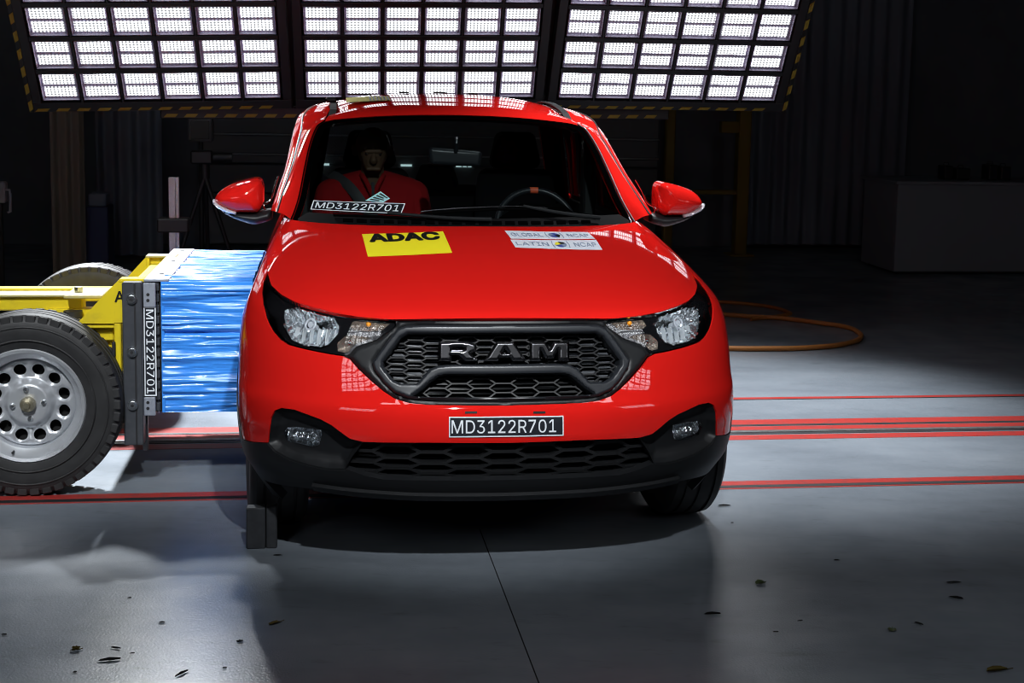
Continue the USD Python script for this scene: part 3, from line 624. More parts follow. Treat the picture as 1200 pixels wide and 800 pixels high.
# ---- wheels
def tire_mesh(R, W, rim, ng=3):
    w = W/2; prof = [(rim, -w*.72), (rim+.012, -w*.86), (rim+(R-rim)*.45, -w), (rim+(R-rim)*.75, -w*.97), (R-.016, -w*.88), (R-.004, -w*.78)]
    gs = np.linspace(-w*.5, w*.5, ng)
    for g in gs: prof += [(R, g-.0065), (R-.008, g-.005), (R-.008, g+.005), (R, g+.0065)]
    prof += [(r, -h) for r, h in prof[:6][::-1]]+[(rim, -w*.72)]
    return lathe(prof, 72, 'x')
def rim_mesh(rim, w): return lathe([(0, w*.55), (.05, w*.6), (.07, w*.35), (rim-.05, w*.45), (rim-.02, w*.75), (rim, w*.8), (rim, w*.7), (rim-.015, w*.3), (rim-.015, -w*.8), (0, -w*.8), (0, w*.55)], 48, 'x')
for y in (AXF, AXR):
    for sx in (-1, 1):
        st = math.radians(5) if y == AXF else 0
        A = trimesh.transformations.translation_matrix((sx*.772, y, WR)) @ trimesh.transformations.rotation_matrix(st, [0, 0, 1])
        m = tire_mesh(WR, .215, .19); m.apply_transform(A)
        w = part('front_wheel' if y == AXF else 'rear_wheel', m, 'rubber', car)
        rm = rim_mesh(.19, .105)
        if sx < 0: rm.apply_transform(trimesh.transformations.rotation_matrix(math.pi, [0, 0, 1]))
        rm.apply_transform(A); part('rim', rm, 'silver_plastic', w)
# ---- cabin
prof = Polygon([(1.24, .95), (1.32, 1.035), (1.45, 1.055), (1.62, 1.06), (1.74, 1.03), (1.79, .95), (1.76, .70), (1.70, .55), (1.3, .55)])
dash = trimesh.creation.extrude_polygon(prof, 1.40, engine='earcut'); dash.apply_transform(np.array([[0, 0, 1, -.70], [1, 0, 0, 0], [0, 1, 0, 0], [0, 0, 0, 1.0]]))
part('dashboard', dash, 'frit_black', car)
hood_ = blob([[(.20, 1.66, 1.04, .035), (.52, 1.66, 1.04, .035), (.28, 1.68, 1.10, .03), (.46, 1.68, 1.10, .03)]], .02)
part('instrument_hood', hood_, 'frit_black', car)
sw_c = np.array([.385, 1.93, 1.005]); tilt = trimesh.transformations.translation_matrix(sw_c) @ trimesh.transformations.rotation_matrix(math.radians(62), [1, 0, 0])
ring = trimesh.creation.torus(.182, .0145, 64, 16); ring.apply_transform(tilt); sw = part('steering_wheel', ring, 'satin_black', car)
hub = cat_([trimesh.creation.cylinder(.06, .04), cbox((-.18, -.014, -.012), (.18, .014, .012)), cbox((-.018, -.18, -.012), (.018, 0, .012))]); hub.apply_transform(tilt); part('hub', hub, 'satin_black', sw)
an = np.radians(np.linspace(84, 96, 7)); mk = tube(np.c_[.182*np.cos(an), .182*np.sin(an), 0*an], .0155, 12); mk.apply_transform(tilt); part('centre_mark', mk, 'orange_mark', sw, label='orange red mark at the top of the steering wheel')
def seat(x, y):
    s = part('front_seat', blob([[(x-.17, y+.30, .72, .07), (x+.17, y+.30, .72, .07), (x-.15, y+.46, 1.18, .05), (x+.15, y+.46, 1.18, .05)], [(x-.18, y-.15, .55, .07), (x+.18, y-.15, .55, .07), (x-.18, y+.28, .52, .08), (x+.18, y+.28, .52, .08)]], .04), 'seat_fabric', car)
    part('headrest', blob([[(x-.09, y+.48, 1.27, .045), (x+.09, y+.48, 1.27, .045), (x-.07, y+.49, 1.38, .04), (x+.07, y+.49, 1.38, .04)]], .03), 'seat_fabric', s)
    for d in (-.05, .05): part('headrest_post', rod((x+d, y+.47, 1.18), (x+d, y+.48, 1.28), .006), 'chrome', s)
seat(-.37, 2.16); seat(.385, 2.22)
rs = part('rear_seat', blob([[(-.6, 2.95, .75, .06), (.6, 2.95, .75, .06), (-.58, 3.0, 1.08, .045), (.58, 3.0, 1.08, .045)], [(-.6, 2.72, .55, .08), (.6, 2.72, .55, .08), (.6, 2.95, .55, .08), (-.6, 2.95, .55, .08)]], .05), 'seat_fabric', car)
for x in (-.4, 0.0, .4): part('headrest', blob([[(x-.08, 2.985, 1.13, .04), (x+.08, 2.985, 1.13, .04), (x-.06, 2.99, 1.20, .035), (x+.06, 2.99, 1.20, .035)]], .03), 'seat_fabric', rs)
rm_ = on_glass([(508, 152), (562, 157), (562, 174), (508, 168)], -.09); cc = rm_.mean(0)
mr = part('rearview_mirror', blob([[(cc[0]-.105, cc[1], cc[2]+.02, .018), (cc[0]+.105, cc[1], cc[2]+.005, .018), (cc[0]-.10, cc[1], cc[2]-.025, .018), (cc[0]+.10, cc[1], cc[2]-.03, .018)]], .02), 'satin_black', car)
part('mirror_stem', tube([cc+[0, -.02, .02], cc+[0, -.045, .06], screen.at(np.array([[cc[0], cc[2]+.085]]))[0]], .010, 10), 'satin_black', mr)
for x in (-.70, .70): part('b_pillar_trim', cbox((x-.03, 2.26, .4), (x+.03, 2.36, 1.45), .01), 'trim_dark', car)
_crack = [screen.hit(*p) for p in ((597, 164), (612, 164), (611, 194), (596, 194))]
emit('film_chip', (.5, .85, .85), .16) if False else mat('film_chip', (.55, .75, .75), .5)
fa, fb = at_y(597, 165, 3.07), at_y(612, 194, 3.07); fw, fh = fb[0]-fa[0], fa[2]-fb[2]; rgf = np.random.default_rng(3)
film = part('crackled_film', cbox((fa[0], 3.066, fb[2]), (fb[0], 3.070, fa[2]), .0005), 'trim_dark', car, label='strip of crackled glittering film in the cab window'); chips = []
for _ in range(170):
    x_, z_ = fa[0]+fw*rgf.random(), fb[2]+fh*rgf.random(); s_ = .0035+.004*rgf.random(); a_ = rgf.random()*6.28; n_ = 3+int(rgf.random()*3); an = a_+np.linspace(0, 2*np.pi, n_, endpoint=False); chips.append(T(upright(extrude(Polygon(np.c_[x_+s_*np.cos(an), z_+s_*np.sin(an)]), .001)), (0, 3.0662, 0)))
tag(part('glass_chip', cat_(chips), 'film_chip', film, smooth=False), kind='stuff')
# ---- dummy on the seat at the left of the picture
dm = thing('crash_test_dummy', 'crash test dummy with brown face and red shirt, belted in behind the windshield', 'crash test dummy', CO, YAW)
x = -.36
bodyg = [[(x, 2.46, 1.345, .088), (x, 2.42, 1.36, .082), (x, 2.40, 1.30, .062), (x, 2.395, 1.255, .045)], [(x, 2.47, 1.28, .055), (x, 2.49, 1.13, .062)],
         [(x-.16, 2.50, 1.10, .07), (x+.16, 2.50, 1.10, .07), (x-.12, 2.44, .92, .10), (x+.12, 2.44, .92, .10)], [(x-.12, 2.44, .92, .10), (x+.12, 2.44, .92, .10), (x-.11, 2.38, .68, .11), (x+.11, 2.38, .68, .11)],
         [(x-.10, 2.36, .68, .095), (x-.12, 1.95, .70, .065)], [(x+.10, 2.36, .68, .095), (x+.12, 1.95, .70, .065)],
         [(x-.20, 2.50, 1.10, .062), (x-.25, 2.40, .86, .048)], [(x-.25, 2.40, .86, .048), (x-.14, 2.10, .80, .034)], [(x+.20, 2.50, 1.10, .062), (x+.25, 2.40, .86, .048)], [(x+.25, 2.40, .86, .048), (x+.14, 2.10, .80, .034)],
         [(x, 2.345, 1.31, .010), (x, 2.325, 1.283, .014), (x, 2.34, 1.278, .020)], [(x-.03, 2.345, 1.325, .012), (x+.03, 2.345, 1.325, .012)], [(x-.026, 2.342, 1.240, .010), (x+.026, 2.342, 1.240, .010)], [(x-.086, 2.45, 1.31, .014), (x-.088, 2.455, 1.335, .018)], [(x+.086, 2.45, 1.31, .014), (x+.088, 2.455, 1.335, .018)]]
mat('dummy_skin', (0.10, 0.058, 0.034), 0.6, spec=.2); mat('shirt_red', (0.26, 0.010, 0.012), 0.9, spec=.05, bump=(60, .3, .004)); mat('belt', (0.03, 0.03, 0.032), .6)
part('body', blob(bodyg, .012, 6), 'dummy_skin', dm, smooth=True)
shirt = [[(x-.17, 2.50, 1.105, .085), (x+.17, 2.50, 1.105, .085), (x-.13, 2.44, .90, .118), (x+.13, 2.44, .90, .118)], [(x-.06, 2.49, 1.165, .06), (x+.06, 2.49, 1.165, .06), (x-.18, 2.50, 1.11, .08), (x+.18, 2.50, 1.11, .08)], [(x-.12, 2.44, .92, .115), (x+.12, 2.44, .92, .115), (x-.11, 2.40, .74, .12), (x+.11, 2.40, .74, .12)],
         [(x-.205, 2.50, 1.10, .08), (x-.255, 2.41, .88, .066)], [(x+.205, 2.50, 1.10, .08), (x+.255, 2.41, .88, .066)]]
part('shirt', blob(shirt, .018, 8), 'shirt_red', dm, smooth=True)
for sx in (-1, 1):
    part('eye', T(trimesh.creation.icosphere(2, .011), (x+sx*.031, 2.353, 1.312)), 'ink_black', dm)
    part('hand', blob([[(x+sx*.14, 2.10, .80, .034), (x+sx*.12, 2.02, .80, .032)], *[[(x+sx*(.12+d), 2.02, .80, .011), (x+sx*(.118+d), 1.965+abs(d)*.4, .805, .010), (x+sx*(.115+d), 1.935+abs(d)*.6, .79, .009)] for d in (-.03, -.01, .01, .03)], [(x+sx*.10, 2.06, .81, .012), (x+sx*.07, 2.02, .815, .010)]], .01, 4), 'dummy_skin', dm, smooth=True)
collar = tube(smooth_line([(x-.055, 2.44, 1.205), (x-.04, 2.40, 1.185), (x, 2.385, 1.10)], 10), .012, 8); c2 = tube(smooth_line([(x+.055, 2.44, 1.205), (x+.04, 2.40, 1.185), (x, 2.385, 1.10)], 10), .012, 8)
part('collar', cat_([collar, c2]), 'shirt_red', dm)
part('shirt_placket', tube([(x, 2.392, 1.17), (x, 2.368, 1.08), (x, 2.33, .98)], .009, 8), 'belt', dm)
bl = smooth_line([(x-.21, 2.50, 1.205), (x-.13, 2.425, 1.16), (x-.03, 2.345, 1.04), (x+.10, 2.305, .88), (x+.17, 2.33, .74)], 24)
part('seat_belt', loft([bl+[-.020, 0, -.016], bl+[0, -.010, 0], bl+[.020, 0, .016]]), 'belt', dm, smooth=True)
# ------------------------------------------------------------------ hall
BASE = {}
def hthing(name, label, cat, base, group=None):       # a thing whose parts are given in hall coordinates
    t = thing(name, label, cat, to_world(base), YAW, group); BASE[str(t.GetPath())] = np.array(base, float); return t
def hpart(name, mesh, mt, root, label=None, smooth=35, under=None):
    m = mesh.copy(); m.apply_translation(-BASE[str(root.GetPath())]); return part(name, m, mt, under or root, label, smooth)
def hstruct(name, mesh, mt, label=None):
    v = np.array(mesh.vertices); return structure(name, tri(to_world(v), mesh.faces), mt, label=label)
def floor_material():
    n = {'tc': ('texture_coordinate', {}), 'mp': ('mapping', {'scale': (.5, 1.6, 1), 'rotation': (0, 0, YAW)}),
         'n1': ('noise_texture', {'scale': 1.6, 'detail': 6.0, 'roughness': .62}), 'r1': ('rgb_ramp', {'ramp': [(.30, (.150, .172, .200)), (.52, (.195, .222, .255)), (.75, (.225, .253, .286))]}),
         'n2': ('noise_texture', {'scale': 9.0, 'detail': 8.0, 'roughness': .7}), 'r2': ('rgb_ramp', {'ramp': [(.30, (.55, .55, .52)), (.42, (1, 1, 1))]}), 'm': ('mix', {'mix_type': 'multiply', 'fac': .5}),
         'n3': ('noise_texture', {'scale': 140.0, 'detail': 3.0}), 'b': ('bump', {'strength': .35, 'distance': .002}), 'n4': ('noise_texture', {'scale': 2.5, 'detail': 4.0}),
         'mr': ('map_range', {'from_min': .3, 'from_max': .7, 'to_min': .20, 'to_max': .32}), 'p': ('principled_bsdf', {'specular_ior_level': .5})}
    l = [('tc.object', 'mp.vector'), ('mp.vector', 'n1.vector'), ('mp.vector', 'n2.vector'), ('tc.object', 'n3.vector'), ('tc.object', 'n4.vector'), ('n1.fac', 'r1.fac'), ('n2.fac', 'r2.fac'), ('r1.color', 'm.color1'), ('r2.color', 'm.color2'), ('m.color', 'p.base_color'),
         ('n3.fac', 'b.height'), ('b.normal', 'p.normal'), ('n4.fac', 'mr.value'), ('mr.result', 'p.roughness')]
    M['epoxy_floor'] = usdkit.material(stage, '/World/Looks/epoxy_floor', n, l, surface='p.BSDF')
floor_material()
mat('wall_dark', (0.10, 0.11, 0.13), .7, noise=(2, (0.13, 0.14, 0.16))); mat('curtain_blue', (0.16, 0.18, 0.22), .85); mat('curtain_beige', (0.20, 0.17, 0.13), .9)
mat('ceiling_dark', (0.04, 0.04, 0.045), .9); mat('door_panel', (0.12, 0.125, 0.13), .6); mat('red_line', (0.38, 0.035, 0.03), .35, noise=(25, (0.22, 0.05, 0.045), .5)); mat('slot_dark', (0.012, 0.012, 0.014), .6)
mat('steel_rail', (0.30, 0.30, 0.31), .35, metal=.7, noise=(40, (0.16, 0.15, 0.15))); mat('yellow_frame', (0.22, 0.14, 0.01), .6); mat('lamp_frame', (0.014, 0.015, 0.017), .5)
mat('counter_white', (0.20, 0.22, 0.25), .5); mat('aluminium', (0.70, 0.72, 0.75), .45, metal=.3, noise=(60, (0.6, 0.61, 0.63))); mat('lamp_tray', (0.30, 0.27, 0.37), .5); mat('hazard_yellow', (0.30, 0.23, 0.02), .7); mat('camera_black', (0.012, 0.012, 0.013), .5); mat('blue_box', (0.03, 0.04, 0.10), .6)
mat('trolley_yellow', (0.74, 0.57, 0.02), .36, spec=.3, noise=(9, (0.60, 0.45, 0.03), .55)); mat('yellow_worn', (0.48, 0.41, 0.14), .45, noise=(40, (0.45, 0.40, 0.22))); mat('post_grey', (0.055, 0.060, 0.070), .42, metal=.3, noise=(25, (0.075, 0.08, 0.09)))
mat('zinc', (0.40, 0.43, 0.50), .42, metal=.55, noise=(45, (0.31, 0.34, 0.41), .5)); mat('bolt', (0.65, 0.67, 0.68), .25, metal=1.0); mat('rim_silver', (0.58, 0.60, 0.63), .36, metal=.55, noise=(18, (0.48, 0.49, 0.52), .55)); mat('brass', (0.42, 0.38, 0.27), .35, metal=.8)
mat('foam_blue', (0.040, 0.24, 0.74), .30, coat=.4, noise=(20, (0.035, 0.22, 0.72))); mat('hose_orange', (0.42, 0.16, 0.03), .5); mat('leaf_green', (0.06, 0.09, 0.025), .6); mat('leaf_brown', (0.10, 0.075, 0.02), .9, spec=.1); mat('debris', (0.02, 0.02, 0.02), 1.0, spec=0.0)
emit('daylight_gap', (.75, 1.0, 1.0), .9)
mat('wall_line', (0.32, 0.34, 0.35), .4)
fl = cbox((-9, -7, -.12), (9, 10.2, 0), .001); hstruct('floor', fl, 'epoxy_floor')
hstruct('wall_back', cbox((-9, 10.0, 0), (9, 10.2, 7)), 'wall_dark'); hstruct('wall_left', cbox((-9.2, -7, 0), (-9, 10.2, 7)), 'wall_dark'); hstruct('wall_right', cbox((9, -7, 0), (9.2, 10.2, 7)), 'wall_dark')
hstruct('wall_front', cbox((-9.2, -7.2, 0), (9.2, -7, 7)), 'wall_dark'); hstruct('ceiling', cbox((-9.2, -7.2, 7), (9.2, 10.2, 7.15)), 'ceiling_dark')
# sectional door panels, gap of daylight and rails on the back wall, seen beside and through the cab
dr = tag(UsdGeom.Xform.Define(stage, '/World/door_1').GetPrim(), 'dark sectional hall door behind the truck', kind='structure')
UsdGeom.Xformable(dr).AddTransformOp().Set(Gf.Matrix4d(*np.block([[RH.T, np.zeros((3, 1))], [CO[None], np.ones((1, 1))]]).ravel().tolist()))
xl, xr = at_y(232, 200, 9.9)[0], at_y(770, 200, 9.9)[0]
zs = [.02, .55, at_y(500, 194, 9.9)[2], at_y(500, 183, 9.9)[2], at_y(500, 160, 9.9)[2], 1.75, 2.3]
for a, b in zip(zs[:-1], zs[1:]): part('door_panel', cbox((xl, 9.86, a+.006), (xr, 9.96, b-.006), .01), 'door_panel', dr, smooth=False)
for v in (183, 160): z = at_y(500, v, 9.85)[2]; part('door_rail', cbox((xl, 9.83, z-.008), (xr, 9.86, z+.008)), 'wall_line', dr)
z = at_y(500, 194, 9.85)[2]
for a, b in ((373, 386), (470, 483), (522, 527.5), (535, 541.5), (543, 547.5), (549, 553)): part('daylight_gap', cbox((at_y(a, 194, 9.8)[0], 9.84, z-.010), (at_y(b, 194, 9.8)[0], 9.87, z+.010), .001), 'daylight_gap', dr)
# curtains
def curtain(name, label, x0, x1, y, z1, mt, pleat, amp):
    n = int((x1-x0)/.012); xs = np.linspace(x0, x1, n); ph = np.cumsum(.7+.6*meshkit.noise(np.c_[xs*3, 0*xs, 0*xs], 3))*(.012/pleat)*2*np.pi
    yy = y+amp*np.sin(ph)*(0.6+.8*meshkit.noise(np.c_[xs*1.7, 0*xs+5, 0*xs], 5)); rows = [np.c_[xs, yy, np.full(n, z)] for z in (.06, 1.2, 2.6, z1)]
    back = [r+[0, .012, 0] for r in rows[::-1]]; t = hthing(name, label, 'curtain', ((x0+x1)/2, y, 0)); hpart('cloth', loft(rows+back), mt, t, smooth=60)
    hpart('rail', rod((x0, y, z1), (x1, y, z1), .025), 'lamp_frame', t); return t
a, b = to_car(ground(878, 297)), to_car(ground(1050, 300)); curtain('wall_curtain', 'dark blue pleated curtain on the back wall right of the yellow post', a[0], 5.6, 9.70, 5.5, 'curtain_blue', .16, .035)
p = to_car(ground(62, 329)); q = to_car(ground(106, 326)); curtain('strip_curtain', 'beige hanging strip curtain at the left behind the trolley', p[0], q[0], p[1], 4.5, 'curtain_beige', .10, .025)
a = at_y(112, 200, 8.6); b = at_y(190, 200, 8.6); curtain('dark_curtain', 'dark grey pleated curtain left of the aluminium post', a[0], b[0], 8.6, 4.5, 'curtain_blue', .13, .03)
# counter on the right with things standing on it
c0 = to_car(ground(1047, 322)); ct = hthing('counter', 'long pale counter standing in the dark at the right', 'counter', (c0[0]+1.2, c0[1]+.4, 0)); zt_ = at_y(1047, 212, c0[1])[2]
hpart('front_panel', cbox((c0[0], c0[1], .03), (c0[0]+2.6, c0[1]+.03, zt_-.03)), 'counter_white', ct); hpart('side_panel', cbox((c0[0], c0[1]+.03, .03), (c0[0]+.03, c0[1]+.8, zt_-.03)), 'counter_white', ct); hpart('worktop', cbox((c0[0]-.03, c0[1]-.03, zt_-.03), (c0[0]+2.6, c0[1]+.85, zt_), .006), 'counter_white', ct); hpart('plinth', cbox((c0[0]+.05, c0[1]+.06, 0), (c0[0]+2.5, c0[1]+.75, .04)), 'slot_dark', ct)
for (u0, u1, v0, nm, lb) in ((1108, 1118, 194, 'case', 'small dark case, leftmost on the counter'), (1122, 1138, 197, 'case', 'wide dark case in the middle of the counter'), (1160, 1170, 193, 'case', 'tall dark case on the counter'), (1174, 1186, 195, 'case', 'dark case, rightmost on the counter')):
    A, B = at_y(u0, v0, c0[1]+.25), at_y(u1, v0, c0[1]+.25); t = hthing(nm, lb, 'case', ((A[0]+B[0])/2, c0[1]+.3, zt_)); hpart('body', cbox((A[0], c0[1]+.25, zt_), (B[0], c0[1]+.42, A[2]), .01), 'camera_black', t); hpart('handle', tube([((A[0]+B[0])/2-.03, c0[1]+.33, A[2]), ((A[0]+B[0])/2-.02, c0[1]+.33, A[2]+.025), ((A[0]+B[0])/2+.02, c0[1]+.33, A[2]+.025), ((A[0]+B[0])/2+.03, c0[1]+.33, A[2])], .005), 'camera_black', t)
# yellow steel frame right of the truck
yp = to_car(ground(868, 300)); y0 = yp[1]; t = hthing('steel_frame', 'yellow steel post with crossbars standing at the right behind the truck', 'frame', (yp[0], y0, 0))
w = at_y(875, 200, y0)[0]-at_y(861, 200, y0)[0]; hpart('post', cbox((yp[0]-w/2, y0, 0), (yp[0]+w/2, y0+.14, 3.2), .01), 'yellow_frame', t)
hpart('base_plate', cbox((yp[0]-w, y0-.06, 0), (yp[0]+w, y0+.2, .02)), 'yellow_frame', t)
for v0, v1, u0 in ((222, 228, 780), (142, 156, 845)):
    A, B = at_y(u0, v0, y0+.05), at_y(868, v1, y0+.05); hpart('crossbar', cbox((A[0], y0+.03, B[2]), (B[0], y0+.11, A[2]), .006), 'yellow_frame', t)
A = at_y(782, 250, y0+.6); hpart('rear_post', cbox((A[0]-.05, y0+.55, 0), (A[0]+.05, y0+.65, 2.6), .01), 'yellow_frame', t)
# aluminium post with dark clamp, left
A = at_y(197.5, 208, 4.6); B = at_y(209, 208, 4.6); t = hthing('aluminium_post', 'slim aluminium profile post with dark clamp behind the blue barrier', 'post', ((A[0]+B[0])/2, 4.65, 0)); W_ = B[0]-A[0]
prof = sbox(A[0], 4.6, A[0]+W_*.64, 4.6+W_*.7).union(sbox(A[0]+W_*.64, 4.62, A[0]+W_*.76, 4.6+W_*.6)).union(sbox(A[0]+W_*.76, 4.6, B[0], 4.6+W_*.7)); hpart('profile', extrude(prof, A[2]), 'aluminium', t, smooth=False)
C = at_y(203, 264, 4.58); hpart('clamp', cbox((C[0]-.10, 4.55, C[2]-.045), (C[0]+.10, 4.70, C[2]+.045), .01), 'camera_black', t); hpart('foot', cbox((C[0]-.2, 4.45, 0), (C[0]+.2, 4.85, .03)), 'camera_black', t)
# camera on tripod
YT = 6.0; hd = at_y(240, 184, YT); t = hthing('tripod_camera', 'black video camera on a tripod in the dark left of the truck', 'camera', (hd[0], YT, 0))
hpart('camera_body', cbox((hd[0]-.10, YT-.06, hd[2]-.05), (hd[0]+.06, YT+.06, hd[2]+.05), .012), 'camera_black', t); hpart('lens', rod((hd[0]+.06, YT, hd[2]), (hd[0]+.20, YT, hd[2]), .035), 'camera_black', t); hpart('pan_head', rod((hd[0], YT, hd[2]-.16), (hd[0], YT, hd[2]-.05), .035), 'camera_black', t)
for dx, dy in ((.32, -.15), (-.30, -.15), (.0, .35)): hpart('leg', rod((hd[0], YT, hd[2]-.14), (hd[0]+dx, YT+dy, 0), .020, r2=.012), 'camera_black', t)
A = at_y(235, 152, 7.2); t = hthing('monitor_box', 'small dark box on a stand above the tripod camera', 'box', (A[0], 7.2, 0)); hpart('box', cbox((A[0]-.10, 7.15, A[2]-.10), (A[0]+.10, 7.3, A[2]+.10), .015), 'door_panel', t); hpart('stand', rod((A[0], 7.22, 0), (A[0], 7.22, A[2]-.09), .02), 'camera_black', t); hpart('screen', cbox((A[0]-.075, 7.14, A[2]-.075), (A[0]+.075, 7.155, A[2]+.075), .003), 'camera_black', t)
# switch box on the far left
A, B = at_y(-6, 213, 6.5), at_y(6, 238, 6.5); t = hthing('switch_box', 'pale switch box with a bent conduit at the left edge', 'switch box', ((A[0]+B[0])/2, 6.5, B[2])); hpart('box', cbox((A[0], 6.5, B[2]), (B[0], 6.6, A[2]), .01), 'wall_line', t); hpart('post', cbox((A[0], 6.53, 0), (A[0]+.04, 6.57, B[2]+.02)), 'camera_black', t)
hpart('conduit', tube([at_y(6, 223, 6.5), at_y(11, 222.5, 6.5), at_y(12, 228, 6.5), at_y(12, 248, 6.5), at_y(9, 249, 6.5)], .010), 'wall_line', t)
A, B = at_y(103, 227, 7.5), at_y(124, 242, 7.5); t = hthing('blue_bin', 'dark blue box on a cabinet behind the trolley', 'box', ((A[0]+B[0])/2, 7.6, 0)); hpart('box', cbox((A[0], 7.5, B[2]), (B[0], 7.75, A[2]), .01), 'curtain_blue', t); hpart('cabinet', cbox((A[0]-.02, 7.48, 0), (B[0]+.02, 7.8, B[2]), .01), 'blue_box', t)

# rails and painted lines in the floor
def strip(name, pts, wid, mt, label, cat, h=.004, z0=0.0):
    (u0, v0), (u1, v1) = pts; a, b = to_car(ground(u0, v0)), to_car(ground(u1, v1)); y = (a[1]+b[1])/2
    return tag(usdkit.mesh(stage, '/World/'+name, tri(to_world(cbox((-8.9, y-wid/2, z0), (8.9, y+wid/2, h), .0008).vertices), cbox((-8.9, y-wid/2, z0), (8.9, y+wid/2, h), .0008).faces), M[mt]).GetPrim(), label, cat) , y
def rail_thing(name, label, yc, strips, cat='floor rail'):
    t = hthing(name, label, cat, (0, yc, 0))
    for nm, dy, wd, h, mt in strips: hpart(nm, cbox((-8.9, yc+dy-wd/2, 0), (8.9, yc+dy+wd/2, h), .001), mt, t, smooth=False)
yA = (to_car(ground(0, 588.7))[1]+to_car(ground(1200, 559))[1])/2
rail_thing('floor_rail', 'red painted line with a dark slot, nearest the camera', yA, [('painted_line', .025, .060, .0015, 'red_line'), ('slot', -.025, .036, .0020, 'slot_dark'), ('painted_edge', -.052, .014, .0015, 'red_line')])
yB = to_car(ground(1100, 501))[1]
rail_thing('floor_rail', 'double rail with three red lines and dark slots behind the front wheels', yB, [('painted_line', .165, .10, .0015, 'red_line'), ('slot', .100, .026, .0025, 'slot_dark'), ('painted_line', .035, .085, .0015, 'red_line'), ('rail', -.03, .034, .006, 'steel_rail'), ('slot', -.062, .03, .0025, 'slot_dark'), ('painted_line', -.135, .085, .0015, 'red_line')])
yC = to_car(ground(1030, 465))[1]
rail_thing('floor_rail', 'thin red line in the floor, farthest from the camera', yC, [('painted_line', 0, .045, .0015, 'red_line'), ('slot', -.03, .012, .002, 'slot_dark')])
a, b = to_car(ground(566, 630)), to_car(ground(626, 786)); d = (b-a)/np.linalg.norm(b-a); jt = hthing('floor_joint', 'thin dark joint line in the floor before the bumper', 'floor joint', ((a+b)/2*[1, 1, 0])); n_ = np.array([-d[1], d[0], 0])*.0018
e0, e1 = a-d*.1, b+d*.9; hpart('joint', tri([e0+n_, e0-n_, e1-n_, e1+n_, e0+n_+[0, 0, .0008], e0-n_+[0, 0, .0008], e1-n_+[0, 0, .0008], e1+n_+[0, 0, .0008]], [[4, 5, 6], [4, 6, 7], [0, 1, 5], [0, 5, 4], [1, 2, 6], [1, 6, 5], [2, 3, 7], [2, 7, 6], [3, 0, 4], [3, 4, 7]]), 'debris', jt, smooth=False)

# ------------------------------------------------------------------ lamp banks
def led_material(name, strength):
    n = {'tc': ('texture_coordinate', {}), 'mp': ('mapping', {'scale': (1/.0225, 1, 1/.0175)}), 'fr': ('vector_math', {'math_type': 'fraction'}), 'sb': ('vector_math', {'math_type': 'subtract', 'vector2': (.5, 0, .5)}), 'fl': ('vector_math', {'math_type': 'multiply', 'vector2': (1, 0, 1)}),
         'ln': ('vector_math', {'math_type': 'length'}), 'mr': ('map_range', {'from_min': .20, 'from_max': .48, 'to_min': 1.0, 'to_max': .06, 'clamp': True}), 'mu': ('math', {'math_type': 'multiply', 'value2': strength}), 'e': ('emission', {'color': (.93, .96, 1.0)})}
    M[name] = usdkit.material(stage, '/World/Looks/'+name, n, [('tc.object', 'mp.vector'), ('mp.vector', 'fr.vector1'), ('fr.vector', 'sb.vector1'), ('sb.vector', 'fl.vector1'), ('fl.vector', 'ln.vector1'), ('ln.value', 'mr.value'), ('mr.result', 'mu.value1'), ('mu.value', 'e.strength')], surface='e.emission')
led_material('led_rear', BANK_GLOW); led_material('led_front', FRONT_GLOW); emit('led_row', (.93, .96, 1.0), ROW_GLOW)
CW, RHT = .2565, .2415                                     # cell pitch across and along a panel
